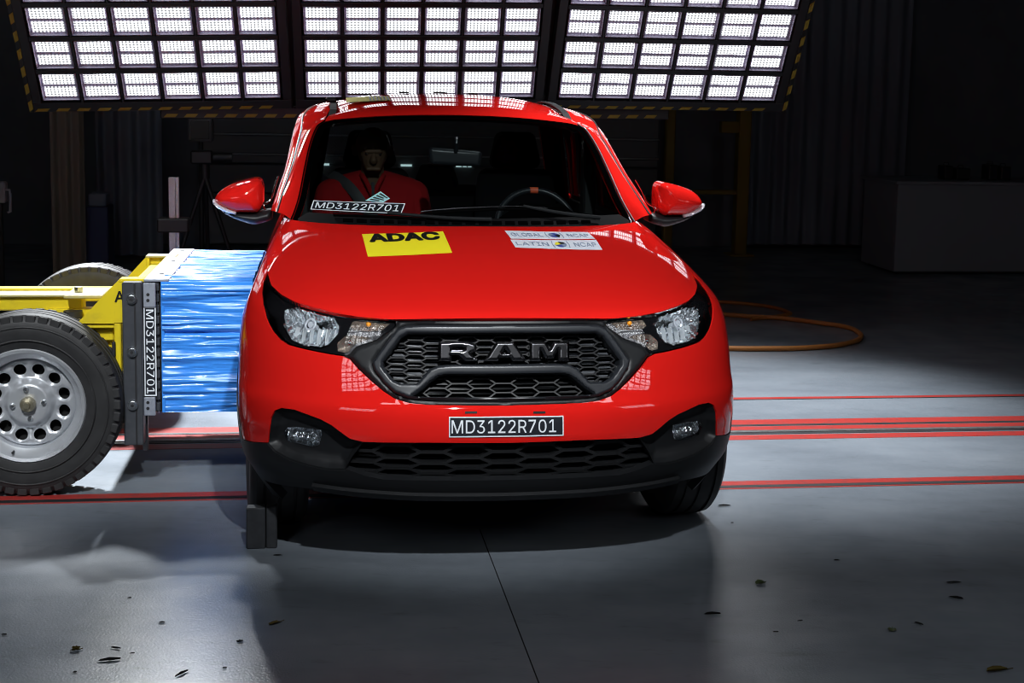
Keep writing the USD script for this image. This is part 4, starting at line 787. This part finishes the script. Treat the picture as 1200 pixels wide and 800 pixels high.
def panel(name, label, origin, ex, up, nrow, led, tape=(), group=None):
    """One lamp panel: local x across, z up along the panel, -y the side that shines; origin at its bottom left corner."""
    n = np.cross(ex, up); t = UsdGeom.Xform.Define(stage, numbered('/World', name)); m = np.eye(4); m[0, :3], m[1, :3], m[2, :3], m[3, :3] = RH @ ex, RH @ np.cross(up, ex), RH @ up, to_world(origin)
    t.AddTransformOp().Set(Gf.Matrix4d(*m.ravel().tolist())); t = tag(t.GetPrim(), label, 'light panel', group); W, H, f = 6*CW, nrow*RHT, .035
    for nm, lo, hi in (('frame', (-.06, 0, -.07), (W+.06, .10, 0)), ('frame', (-.06, 0, H), (W+.06, .10, H+.06)), ('frame', (-.06, 0, 0), (0, .10, H)), ('frame', (W, 0, 0), (W+.06, .10, H)), ('back_plate', (0, .07, 0), (W, .10, H))): part(nm, cbox(lo, hi, .004), 'lamp_frame', t, smooth=False)
    for r in range(nrow):
        if r: part('crossbar', cbox((0, -.005, r*RHT-.016), (W, .05, r*RHT+.016), .003), 'lamp_frame', t, smooth=False)
        for c in range(6):
            x0, x1, z0, z1 = c*CW+.012, (c+1)*CW-.012, r*RHT+.020, (r+1)*RHT-.020
            tr = part('lamp_tray', cat_([cbox((x0, .030, z0), (x1, .036, z1), .001), cbox((x0, 0, z0), (x0+.004, .036, z1), .001), cbox((x1-.004, 0, z0), (x1, .036, z1), .001), cbox((x0, 0, z0), (x1, .036, z0+.004), .001), cbox((x0, 0, z1-.004), (x1, .036, z1), .001)]), 'lamp_tray', t, smooth=False)
            for k in (0, 1):
                zc = z0+(z1-z0)*(.26+.47*k); part('led_board', cbox((x0+.018, .024, zc-.0355), (x1-.018, .0285, zc+.0355), .0005), led, tr, smooth=False)
    for r in range(1, 6): part('mullion', cbox((r*CW-.008, -.002, 0), (r*CW+.008, .05, H), .002), 'lamp_frame', t, smooth=False)
    for side in tape:                                       # yellow and black hazard tape on the frame
        if side == 'bottom':
            for k in range(int((W+.1)/.13)): x = -.05+k*.13; part('tape_stripe', tri(*_par((x, -.004, -.062), (.075, 0, 0), (.02, 0, .022))), 'hazard_yellow', t, smooth=False)
        else:
            x = -.085 if side == 'left' else W+.062
            part('side_tape_strip', cbox((x, -.004, -.07), (x+.026, .0, H), .001), 'ink_black', t)
            for k in range(int(H/.13)+1): part('tape_stripe', tri(*_par((x, -.007, -.06+k*.13), (.026, 0, .02), (0, 0, .07))), 'hazard_yellow', t, smooth=False)
    return t
def _par(o, a, b):
    o, a, b = map(np.array, (o, a, b)); d = np.array([0, .003, 0]); v = [o, o+a, o+a+b, o+b, o+d, o+a+d, o+a+b+d, o+b+d]
    return np.array(v, float), np.array([[0, 1, 2], [0, 2, 3], [4, 6, 5], [4, 7, 6], [0, 4, 5], [0, 5, 1], [1, 5, 6], [1, 6, 2], [2, 6, 7], [2, 7, 3], [3, 7, 4], [3, 4, 0]])
TH = math.radians(34); UPV = np.array([0, -math.sin(TH), math.cos(TH)]); EX = np.array([1.0, 0, 0])
for k, (u, v, rl, nm) in enumerate(((49, 121, 2.1, 'left of the three lamp panels above the truck, with hazard tape down its left edge'), (357, 117.3, 1.4, 'middle of the three lamp panels above the truck roof'), (652, 117.3, .2, 'right of the three lamp panels above the truck, with hazard tape down its right edge'))):
    cr, sr = math.cos(math.radians(rl)), math.sin(math.radians(rl)); o = at_y(u, v, 4.85); panel('led_panel', nm, o, cr*EX+sr*UPV, cr*UPV-sr*EX, 4, 'led_rear', {0: ('bottom', 'left'), 1: (), 2: ('bottom', 'right')}[k])
bt = hthing('lamp_carrier', 'dark carrier beam with hazard tape under the lamp panels', 'beam', at_y(490, 134, 4.95))
A, B = at_y(188, 137.3, 4.95), at_y(784, 138.6, 4.95); sl = (B[2]-A[2])/(B[0]-A[0])
def along(m): v = np.array(m.vertices); v[:, 2] += (v[:, 0]-A[0])*sl; return tri(v, m.faces)
hpart('beam', along(cbox((A[0], 4.96, A[2]-.01), (B[0], 5.12, A[2]+.07), .006)), 'lamp_frame', bt)
for k in range(int((B[0]-A[0])/.13)):
    x = A[0]+.02+k*.13; v, f = _par((x, 4.955, A[2]), (.075, 0, 0), (.02, 0, .022)); hpart('tape_stripe', along(tri(v, f)), 'hazard_yellow', bt, smooth=False)
for u in (342, 641):
    o = at_y(u, 121.5, 4.9); hpart('strut', tri(*(lambda m: (m.vertices @ np.array([EX, np.cross(UPV, EX), UPV])+o, m.faces))(cbox((-.035, .115, -.1), (.035, .2, 1.2), .005))), 'lamp_frame', bt)
for u in (120, 860): o = at_y(u, 121.5, 4.9)+UPV*1.08; hpart('hanger', cbox(o-[.03, .03, 0], [o[0]+.03, o[1]+.03, 7.0]), 'lamp_frame', bt)
# bank above and beside the camera that lights the truck's front: two tilted panels and a row of flood units
for k, (xc, yc, zc, yaw_, el) in enumerate(FRONT_PANELS):
    cy, sy, ce, se = math.cos(yaw_), math.sin(yaw_), math.cos(el), math.sin(el)
    d = np.array([-sy*ce, cy*ce, -se]); ex = np.array([-cy, -sy, 0.0]); up = np.cross(d, -ex)*-1; up = np.cross(ex, d)*(1 if np.cross(ex, d)[2] > 0 else -1)
    ex = np.cross(d, up); ex = ex if np.dot(np.cross(up, ex), -d) > 0 else -ex
    o = np.array([xc, yc, zc])-ex*3*CW-up*2.5*RHT; panel('led_panel', ['lamp panel left of the camera, facing the truck', 'lamp panel right of the camera, facing the truck'][k], o, ex, up, 5, 'led_front')
for k in range(FRONT_ROW[0]):
    x = (k-(FRONT_ROW[0]-1)/2)*.57+.45; p = np.array([x, FRONT_ROW[1], FRONT_ROW[2]]); t = hthing('flood_unit', f'LED flood unit in the overhead row before the truck, {["first","second","third","fourth","fifth","sixth","seventh"][k]} from the left', 'flood lamp', p)
    hpart('housing', cat_([cbox(p+[-.255, -.16, .006], p+[.255, .16, .09], .01)]), 'lamp_frame', t); hpart('led_board', cbox(p+[-.235, -.14, -.004], p+[.235, .14, .008], .002), 'led_row', t); hpart('hanger', rod(p+[0, 0, .09], [p[0], p[1], 7.0], .012), 'lamp_frame', t)
def beam(i, kind, pos, aim, ang, soft, rad, inten):
    p, q = np.array(pos), np.array(aim); t = hthing('flood_lamp', BEAM_LABELS[i], 'flood lamp', p)
    d = (q-p)/np.linalg.norm(q-p)
    L = UsdLux.SphereLight.Define(stage, f'{t.GetPath()}/bulb'); L.CreateRadiusAttr(rad); L.CreateIntensityAttr(inten); L.CreateColorAttr((.93, .97, 1.0)); sh = UsdLux.ShapingAPI.Apply(L.GetPrim()); sh.CreateShapingConeAngleAttr(ang); sh.CreateShapingConeSoftnessAttr(soft)
    up = np.array([0, 0, 1.0]) if abs(d[2]) < .99 else np.array([0, 1.0, 0]); z = -d; x = np.cross(up, z); x /= np.linalg.norm(x); y = np.cross(z, x); m = np.eye(4); m[0, :3], m[1, :3], m[2, :3] = x, y, z; L.AddTransformOp().Set(Gf.Matrix4d(*m.ravel().tolist()))
    if kind == "bank": pass
    can = trimesh.creation.revolve(np.array([[rad+.05, 0], [rad+.06, 0], [rad+.06, .45], [0, .45], [0, .44], [rad+.05, .44], [rad+.05, 0]]), sections=32); M4 = np.eye(4); M4[:3, :3] = np.c_[x, y, z]; can.apply_transform(M4); can.apply_translation(p); can.apply_translation(-d*.0)
    hpart('housing', can, 'lamp_frame', t); hpart('hanger', rod(p-d*.44, (p-d*.44)*[1, 1, 0]+[0, 0, 7.0], .02), 'lamp_frame', t)
for i, b_ in enumerate(BEAMS): beam(i, *b_)
# ------------------------------------------------------------------ impact trolley with its blue barrier
YN, YFAR = 1.20, 2.27
tb = (-2.1, 1.7, 0)
tr = hthing('impact_trolley', 'yellow steel impact trolley with spoked silver wheel rolling up from the left', 'trolley', tb)
def qx(u, v, y=YN): p = at_y(u, v, y); return p[0], p[2]
def qbox(u0, v0, u1, v1, y0, y1, ch=.004, ref=None):
    x0, z1 = qx(u0, v0, ref or y0); x1, z0 = qx(u1, v1, ref or y0); return cbox((x0, y0, z0), (x1, y1, z1), ch)
def qpoly(pts, y0, y1, ref=None):
    g = Polygon([qx(u, v, ref or y0) for u, v in pts]); return T(upright(extrude(g, y1-y0)), (0, y1, 0))
def wheel(y, out, root, near=True):
    """Truck tyre on a steel disc wheel with twelve round holes; out = -1 when its outer side faces the camera."""
    c = np.array([-1.752, y, .366]); R, W, rim = .366, .20, .222; w = W/2
    prof = [(rim-.004, -w*.80), (rim+.012, -w*.92), (R*.80, -w), (R*.90, -w*.97), (R-.020, -w*.86), (R-.006, -w*.74)]
    for gk in (-.42, 0, .42): prof += [(R-.001, w*gk-.007), (R-.012, w*gk-.005), (R-.012, w*gk+.005), (R-.001, w*gk+.007)]
    prof += [(r, -h) for r, h in prof[:6][::-1]]+[prof[0]]
    m = lathe([(r, h) for r, h in prof], 96, 'y'); m.apply_translation(c); ty = hpart('tyre', m, 'rubber', root)
    lugs = []
    for k in range(46):                                   # shoulder lugs
        a = 2*np.pi*k/46
        for s in (-1, 1):
            b = cbox((R-.034, s*w*.955-.0015*s, -.0185), (R-.006, s*w*.80, .0185), .003); b.apply_transform(trimesh.transformations.rotation_matrix(-a, [0, 1, 0])); b.apply_translation(c); lugs.append(b)
    tag(hpart('tread_lugs', cat_(lugs), 'rubber', root, smooth=False, under=ty), kind='stuff')
    for rr_ in (R*.86, R*.72): hpart('sidewall_ring', T(trimesh.creation.torus(rr_, .0035, 72, 8).apply_transform(trimesh.transformations.rotation_matrix(math.pi/2, [1, 0, 0])), c+[0, out*(w-.001), 0]), 'rubber', root, under=ty)
    # disc with holes
    disc_ = shapely.Point(0, 0).buffer(.182, 64); hol = [affinity.rotate(affinity.scale(shapely.Point(.136, 0).buffer(.0245, 24), .92, 1.0), k*30+15, origin=(0, 0)) for k in range(12)]
    g = disc_.difference(unary_union(hol)); v, f = Front(0).tri2d(g, .007)
    r = np.linalg.norm(v, axis=1); prof_y = np.interp(r, [0, .034, .040, .075, .083, .100, .112, .150, .172, .182], [.030, .030, .032, .034, .026, -.002, .000, .012, .006, -.012])
    d = shapely.distance(shapely.MultiPoint([h.centroid for h in hol]), shapely.points(v)); prof_y -= .010*np.clip((.030-d)/.009, 0, 1)
    pv = np.c_[v[:, 0], out*(prof_y+.020), v[:, 1]]; face = tri(pv, f); face = face if face.face_normals[:, 1].mean()*out > 0 else tri(pv, f[:, ::-1])
    back = tri(pv-[0, out*.006, 0], face.faces[:, ::-1]); face = cat_([face, back]); face.apply_translation(c); rimp = hpart('wheel_disc', face, 'rim_silver', root, smooth=45)
    barrel = lathe([(rim+.006, .088), (rim+.010, .082), (rim-.006, .076), (rim-.012, .060), (.190, .050), (.184, .010), (.180, .0), (.176, .004), (.182, .046), (.205, .066), (.212, .090), (rim+.002, .094), (rim+.006, .088)], 96, 'y') # +height faces -y
    if out > 0: barrel.apply_transform(trimesh.transformations.rotation_matrix(math.pi, [0, 0, 1]))
    hpart('rim', T(barrel, c), 'rim_silver', root); inner = lathe([(.0, -.02), (.178, -.02), (.178, -.026), (0, -.026)], 48, 'y')
    if out > 0: inner.apply_transform(trimesh.transformations.rotation_matrix(math.pi, [0, 0, 1]))
    hpart('brake_plate', T(inner, c), 'underbody', root)
    if near:
        hpart('hub_cap', T(lathe([(0, .092), (.012, .092), (.014, .082), (.026, .078), (.030, .066), (.030, .04), (0, .04)], 40), c), 'brass', root, under=rimp)
        for k in range(4):
            a = math.pi/4*0+k*math.pi/2+.12; p = c+[.060*math.cos(a), 0, .060*math.sin(a)]; hpart('wheel_bolt', T(lathe([(0, .066), (.007, .066), (.0105, .060), (.0115, .05), (0, .05)], 12), p), 'bolt', root, under=rimp)
        a = math.radians(-107); p = c+[.197*math.cos(a), -.06, .197*math.sin(a)]; hpart('valve', rod(p, p+[0, -.028, 0], .004), 'rubber', root, under=rimp)
wheel(1.18, -1, tr); wheel(2.66, 1, tr, False)
hpart('axle', rod((-1.752, 1.2, .366), (-1.752, 2.6, .366), .035), 'underbody', tr)
# main frame
hpart('side_beam', qbox(-90, 346.5, 97, 364, 1.42, 1.50, .006), 'trolley_yellow', tr); hpart('far_side_beam', T(qbox(-90, 346.5, 97, 364, 2.32, 2.40, .006, 1.42), (0, 0, -.10)), 'trolley_yellow', tr)
hpart('beam_cap', qbox(-90, 345, 79, 347.2, 1.40, 1.52, .002, 1.42), 'yellow_worn', tr)
hpart('mount_plate', qbox(78, 343.5, 123, 347, 1.33, 1.56, .003, 1.40), 'yellow_worn', tr)
hpart('lower_web', qbox(53, 362, 132, 377, 1.40, 1.47), 'trolley_yellow', tr); hpart('lower_beam', qbox(92, 384, 134, 399.5, 1.27, 1.45, .006, 1.27), 'trolley_yellow', tr); hpart('shelf', qbox(91, 378, 134.5, 384.5, 1.235, 1.50, .003, 1.235), 'trolley_yellow', tr); hpart('shelf_bracket', qbox(70, 375.5, 92, 383, 1.30, 1.42, .003), 'yellow_worn', tr)
hpart('bump_stop', rod((qx(85, 370, 1.36)[0], 1.37, qx(85, 374, 1.36)[1]), (qx(85, 366, 1.36)[0], 1.37, qx(85, 364.5, 1.36)[1]), .038), 'rubber', tr)
hpart('dark_box', qbox(-60, 362, 52, 371, 1.46, 1.6), 'slot_dark', tr)
p = at_y(92, 341, 1.44); hpart('beam_bolt', lathe([(0, .022), (.013, .022), (.015, .015), (.015, -.004), (0, -.004)], 8, 'z') if False else rod(p-[0, 0, .02], p+[0, 0, .018], .017, 8), 'bolt', tr)
gus = [(90, 379), (133, 334), (138, 329), (143, 327.5), (143.5, 379)]
hpart('gusset', qpoly(gus, 1.225, 1.245), 'trolley_yellow', tr, smooth=False); None
gp = hpart('front_plate', qbox(133.5, 378, 143.5, 497, 1.215, 1.30, .004), 'trolley_yellow', tr); 
hpart('front_plate_upper', qpoly([(133.5, 335), (138, 329), (143.8, 327.5), (143.8, 378), (133.5, 378)], 1.212, 1.232), 'trolley_yellow', tr, smooth=False)
hpart('web_plate', qbox(96, 399.5, 134, 452, 1.30, 1.33), 'trolley_yellow', tr)
hpart('top_plate', qbox(139, 327, 169, 331.2, 1.21, 1.29, .003, 1.21), 'trolley_yellow', tr)
hpart('bulkhead', qbox(150, 335, 168, 470, 1.30, 2.28, .004, 1.25), 'trolley_yellow', tr)
u_ = [(148, 326), (172, 300), (208, 300), (208, 327)]
hpart('rear_gusset', qpoly(u_, 1.98, 2.0), 'trolley_yellow', tr, smooth=False); hpart('rear_gusset_cap', qbox(171, 299, 208, 301.5, 1.95, 2.04, .003, 1.97), 'yellow_worn', tr); hpart('rear_gusset_rib', qbox(171.5, 302, 175.5, 326, 1.955, 1.99, .002, 1.955), 'trolley_yellow', tr)
hpart('hydraulic_tube', tube(smooth_line([at_y(120, 398, 1.26), at_y(126, 408, 1.25), at_y(127, 414, 1.25), at_y(123, 419, 1.26)], 14), .004), 'ink_black', tr)
hpart('latch', qbox(131, 401, 135, 418, 1.20, 1.24, .002), 'slot_dark', tr)
x0, z0 = qx(133, 337, 1.21); lt = text('A', .042, depth=.001, bold=True); lt = upright(lt); hpart('letter', T(lt, (qx(134.2, 350, 1.21)[0], 1.2105, qx(134, 354, 1.21)[1])), 'ink_black', tr, label='black letter A on the yellow plate', smooth=False)
po = hpart('front_post', qbox(142.5, 331, 168.5, 521.5, 1.16, 1.30, .004), 'post_grey', tr); hpart('post_groove', qbox(158.6, 331.5, 159.4, 521, 1.158, 1.17, .0005, 1.16), 'slot_dark', tr, under=po)
for u, v in ((154, 350.5), (154.8, 412.5), (155.5, 474.5)):
    p = at_y(u, v, 1.155); b = hpart('post_bolt', T(lathe([(0, .012), (.015, .012), (.017, .008), (.017, 0), (0, 0)], 12), p), 'bolt', tr, under=po); hpart('washer', T(lathe([(0, .004), (.021, .004), (.021, -.004), (0, -.004)], 28), p), 'bolt', tr, under=po); hpart('bolt_socket', T(lathe([(0, .0126), (.007, .0126), (0, .0122)], 6), p), 'slot_dark', tr, under=po)
hpart('rear_blade', qbox(167, 485, 173.5, 528, 1.24, 1.27, .002), 'post_grey', tr)
hpart('cross_bar', cbox((-1.5, 1.30, .24), (-1.35, 2.2, .30)), 'slot_dark', tr)
# barrier face
bz = hthing('impact_barrier', 'block of crinkled blue honeycomb foam on zinc plates pressed against the truck side', 'barrier', ((qx(190, 400)[0]+.15), 1.7, float(qx(190, 483)[1])))
xa, zt2 = qx(190.5, 330); xb, zb2 = qx(190.5, 483); xL, xR = (xa+xb)/2, -.881
hpart('backing_plate', cbox((qx(169, 400)[0], YN+.012, zb2+.0), (xL-.047, YFAR, zt2-.002), .003), 'zinc', bz)
def foam_block():
    nx, nz, ny = 50, 190, 260; X = np.linspace(xL, xR, nx); Z = np.linspace(zb2, zt2, nz); Y = np.linspace(YN, YFAR, ny)
    def wr(x, s, seed):                              # crinkles run along the block's length
        n1 = meshkit.fbm(np.c_[x*5, s*58, 0*x], 3, seed)-.5; n2 = meshkit.noise(np.c_[x*2.3, s*26, 0*x+9], seed+5)-.5
        n3 = meshkit.fbm(np.c_[x*1.6, s*34+2, 0*x+4], 2, seed+9); return .016*n1+.016*n2+.014*(np.abs(n3-.5)*2)**.6-.009*np.exp(-(((s*2.13+.15+.03*n2) % 1-.5)/.018)**2)
    f = []
    gx, gz = np.meshgrid(X, Z, indexing='xy'); side = np.c_[gx.ravel(), YN-wr(gx.ravel(), gz.ravel(), 1)*np.clip((zt2-gz.ravel())/.01, 0, 1), gz.ravel()].reshape(nz, nx, 3)
    gx, gy = np.meshgrid(X, Y, indexing='xy'); top = np.c_[gx.ravel(), gy.ravel(), zt2+wr(gx.ravel(), gy.ravel(), 2)*np.clip((gy.ravel()-YN)/.01, 0, 1)*.8].reshape(ny, nx, 3)
    m = cat_([loft(side), loft(top), tri([(xL, YN, zb2), (xR, YN, zb2), (xR, YFAR, zb2), (xL, YFAR, zb2)], [[0, 2, 1], [0, 3, 2]]), tri([(xL, YFAR, zb2), (xR, YFAR, zb2), (xR, YFAR, zt2), (xL, YFAR, zt2)], [[0, 2, 1], [0, 3, 2]]), tri([(xL, YN, zb2), (xL, YFAR, zb2), (xL, YFAR, zt2), (xL, YN, zt2)], [[0, 2, 1], [0, 3, 2]])])
    for k in (0, 1):
        pass
    return m
fm_ = foam_block(); 
for sub in (fm_,): hpart('foam_block', tri(sub.vertices, np.vstack([sub.faces])), 'foam_blue', bz, smooth=60)
hpart('foam_edge_strip', cbox((xL-.004, YN-.004, zb2), (xL+.008, YN+.004, zt2), .001), 'foam_blue', bz)
hpart('top_strip', tri(*(lambda m: (m.vertices, m.faces))(cbox((qx(168.5, 331)[0], YN-.004, zt2), (xL+.028, YFAR, zt2+.010), .002))), 'zinc', bz)
for y_ in (YN+.17, YN+.55, YN+.60, YN+.98):
    hpart('strip_hole', T(trimesh.creation.cylinder(.010, .003, sections=16), (xL-.02, y_, zt2+.0105)), 'slot_dark', bz)
hpart('spacer', cbox((xL-.047, YN+.02, zb2), (xL-.004, YFAR-.02, zt2-.002), .002), 'slot_dark', bz)
for k in range(12): z = zb2+(zt2-zb2)*(k+.5)/12; hpart('spacer_rib', cbox((xL-.040, YN+.004, z-.016), (xL-.012, YN+.03, z+.016), .002), 'post_grey', bz)
hpart('spacer_edge', qbox(184, 333, 186, 484, YN-.002, YN+.02, .001, YN), 'zinc', bz)
for v0, v1 in ((331, 359), (464.5, 485.5)):
    br = hpart('bracket', qbox(168.3, v0, 183, v1, YN-.020, YN-.002, .002, YN), 'zinc', bz)
    for dv in (-3.4, 3.4): p = at_y(173.3, (348.5 if v0 < 400 else 475)+dv, YN-.021); hpart('bracket_hole', T(lathe([(0, .001), (.0065, .001), (.0065, -.001), (0, -.001)], 16), p), 'slot_dark', bz, under=br)
sg = hpart('number_plate', qbox(168.5, 359, 184.2, 463, YN-.012, YN-.002, .001, YN), 'plate_black', bz, label='black upright number plate reading MD3122R701 downwards')
a, b = qx(168.5, 359), qx(184.2, 463); Hs, Ws = a[1]-b[1], b[0]-a[0]
tm = text(NUM, Ws*.62, Hs*.94, .001); tm.apply_translation([Hs*.03, Ws*.20, 0]); rb = ringrect(Hs, Ws, .0045)
for nm, m in (('lettering', tm), ('border', rb)):
    m = m.copy(); m.apply_transform(trimesh.transformations.rotation_matrix(-math.pi/2, [0, 0, 1])); m = upright(m); m.apply_translation([a[0], YN-.0122, a[1]]); hpart(nm, m, 'ink_white', bz, smooth=False, under=sg)
# ---- block at the left front wheel
b0 = to_car(ground(307, 643)); ck = hthing('wheel_block', 'pair of dark rubber blocks standing before the left front wheel', 'block', (b0[0], b0[1]+.05, 0)); s = lambda u, v: at_y(u, v, b0[1])
for u0, u1, vt in ((288.5, 311, 595.5), (312, 324.5, 594)): hpart('block', cbox((s(u0, 620)[0], b0[1], 0), (s(u1, 620)[0], b0[1]+.048, s(u0, vt)[2]), .004), 'dark_rubber', ck)
# ---- hose loop on the floor at the right
def floor_tube(name, label, cat, px, r, mt, closed=False):
    p = np.array([to_car(ground(*q)) for q in px]); p[:, 2] = r; p = smooth_line(p, 90); t = hthing(name, label, cat, (p[:, 0].mean(), p[:, 1].mean(), 0)); return hpart('hose', tube(p, r, 12), mt, t)
floor_tube('hose', 'orange hose lying in a wide loop on the floor right of the truck', 'hose', [(560, 398), (640, 405), (700, 409), (800, 410.5), (850, 411), (880, 411.5), (920, 411.3), (965, 409), (995, 404.5), (1008, 399), (1008, 394), (1000, 388.5), (985, 384.5), (960, 381), (930, 377), (905, 374.5), (880, 373.5), (850, 371), (700, 366), (560, 372)], .017, 'hose_orange')
floor_tube('hose', 'thin brown hose bend behind the orange loop', 'hose', [(560, 362), (640, 354), (700, 352), (840, 355.5), (870, 357.5), (900, 361), (918, 365.5), (926, 369), (918, 371.5), (900, 374), (880, 376)], .014, 'hose_orange')
# ---- leaves and debris
def leaf(u, v, size, mt, name, label, rot, cup=.25, ragged=.2, n=18, aspect=.55):
    p = to_car(ground(u, v)); a = np.linspace(0, 2*np.pi, n, endpoint=False); r_ = 1+ragged*(rng.random(n)-.5)*2
    x = np.cos(a)*r_*size/2; y = np.sin(a)*r_*size/2*aspect; rows = []
    for k in (1, .66, .33, .02): rows.append(np.c_[x*k, y*k, .002+cup*size*k**2*(.4+.6*rng.random())*np.abs(np.sin(a))*.6])
    m = loft(rows, closed=True); m = cat_([m, T(tri(m.vertices, m.faces[:, ::-1]), (0, 0, .0015))]); m.apply_transform(trimesh.transformations.rotation_matrix(rot, [0, 0, 1])); m.apply_translation([p[0], p[1], 0])
    t = hthing(name, label, 'leaf' if 'leaf' in name else 'debris', (p[0], p[1], 0)); hpart('blade', m, mt, t, smooth=True)
    if 'leaf' in name: c, s_ = math.cos(rot), math.sin(rot); hpart('stalk', tube([(p[0]+size*.3*c, p[1]+size*.3*s_, .003), (p[0]+size*.75*c, p[1]+size*.75*s_, .005)], .0012, 6), mt, t)
leaf(891, 684, .034, 'leaf_green', 'fallen_leaf', 'green leaf on the floor right of the truck shadow', .4, .5, .15, aspect=.8)
leaf(1046, 739, .030, 'leaf_green', 'fallen_leaf', 'dark green crumpled leaf near the lower right', 1.2, .5, .35, aspect=.8)
leaf(1168, 786, .070, 'leaf_brown', 'fallen_leaf', 'long brown leaf in the lower right corner', .1, .25, .12, aspect=.3)
leaf(89, 762, .026, 'leaf_brown', 'fallen_leaf', 'small torn brown leaf at the lower left', .2, .5, .4, aspect=.8)
leaf(322, 731, .045, 'leaf_brown', 'fallen_leaf', 'faint brown leaf in front of the wheel block', .6, .2, .3, aspect=.35)
DLAB = ['curved dark sliver at the bottom edge, left of the truck', 'short dark sliver beside the long dirt smear at lower left', 'long dark dirt smear on the floor at lower left', 'dark crumb above the slivers at the left', 'tiny dark crumb on the left floor, highest of those there', 'dark ragged scrap in front of the wheel block', 'small dark crumb near the bottom edge before the wheel block', 'small dark crumb at the far left edge', 'dark crumb on the right, below the green leaf', 'thin dark streak at the edge of the truck shadow, right', 'flat dark smear at the right, upper of a pair', 'dark slanted scrap at the right, lower of a pair', 'dark slanted sliver beside the dark green leaf', 'thin dark crumb on the right, left of the dark green leaf', 'thin dark flake between the green leaf and the red line', 'tiny dark crumb at the lower left under the brown leaf', 'tiny dark crumb right of the dirt smear', 'thin dark sliver just before the wheel block', 'dark smear beside the right front wheel', 'dark crumb right of the right front wheel']
for i, (u, v, s_, rt, asp) in enumerate(((213, 790, .045, .9, .22), (136, 760, .034, -.3, .22), (128, 774, .060, .1, .25), (190, 730, .022, 0, .4), (152, 701, .014, 0, .5), (281, 752, .022, .2, .6), (263, 783, .012, 0, .7), (5, 744, .014, 0, .6), (909, 741, .018, 0, .4), (835, 720, .06, .0, .15), (1118, 683, .055, 0, .18), (1121, 701, .045, -.6, .25), (1076, 731, .030, -.9, .3), (938, 728, .018, .1, .3), (980, 657, .024, 0, .3), (88, 788, .012, .3, .8), (155, 766, .014, 0, .4), (326, 651, .03, 0, .2), (848, 593, .05, 0, .2), (858, 613, .012, 0, .6))):
    leaf(u, v, s_, 'debris', 'debris_scrap', DLAB[i], rt, .15, .3, 12, asp)
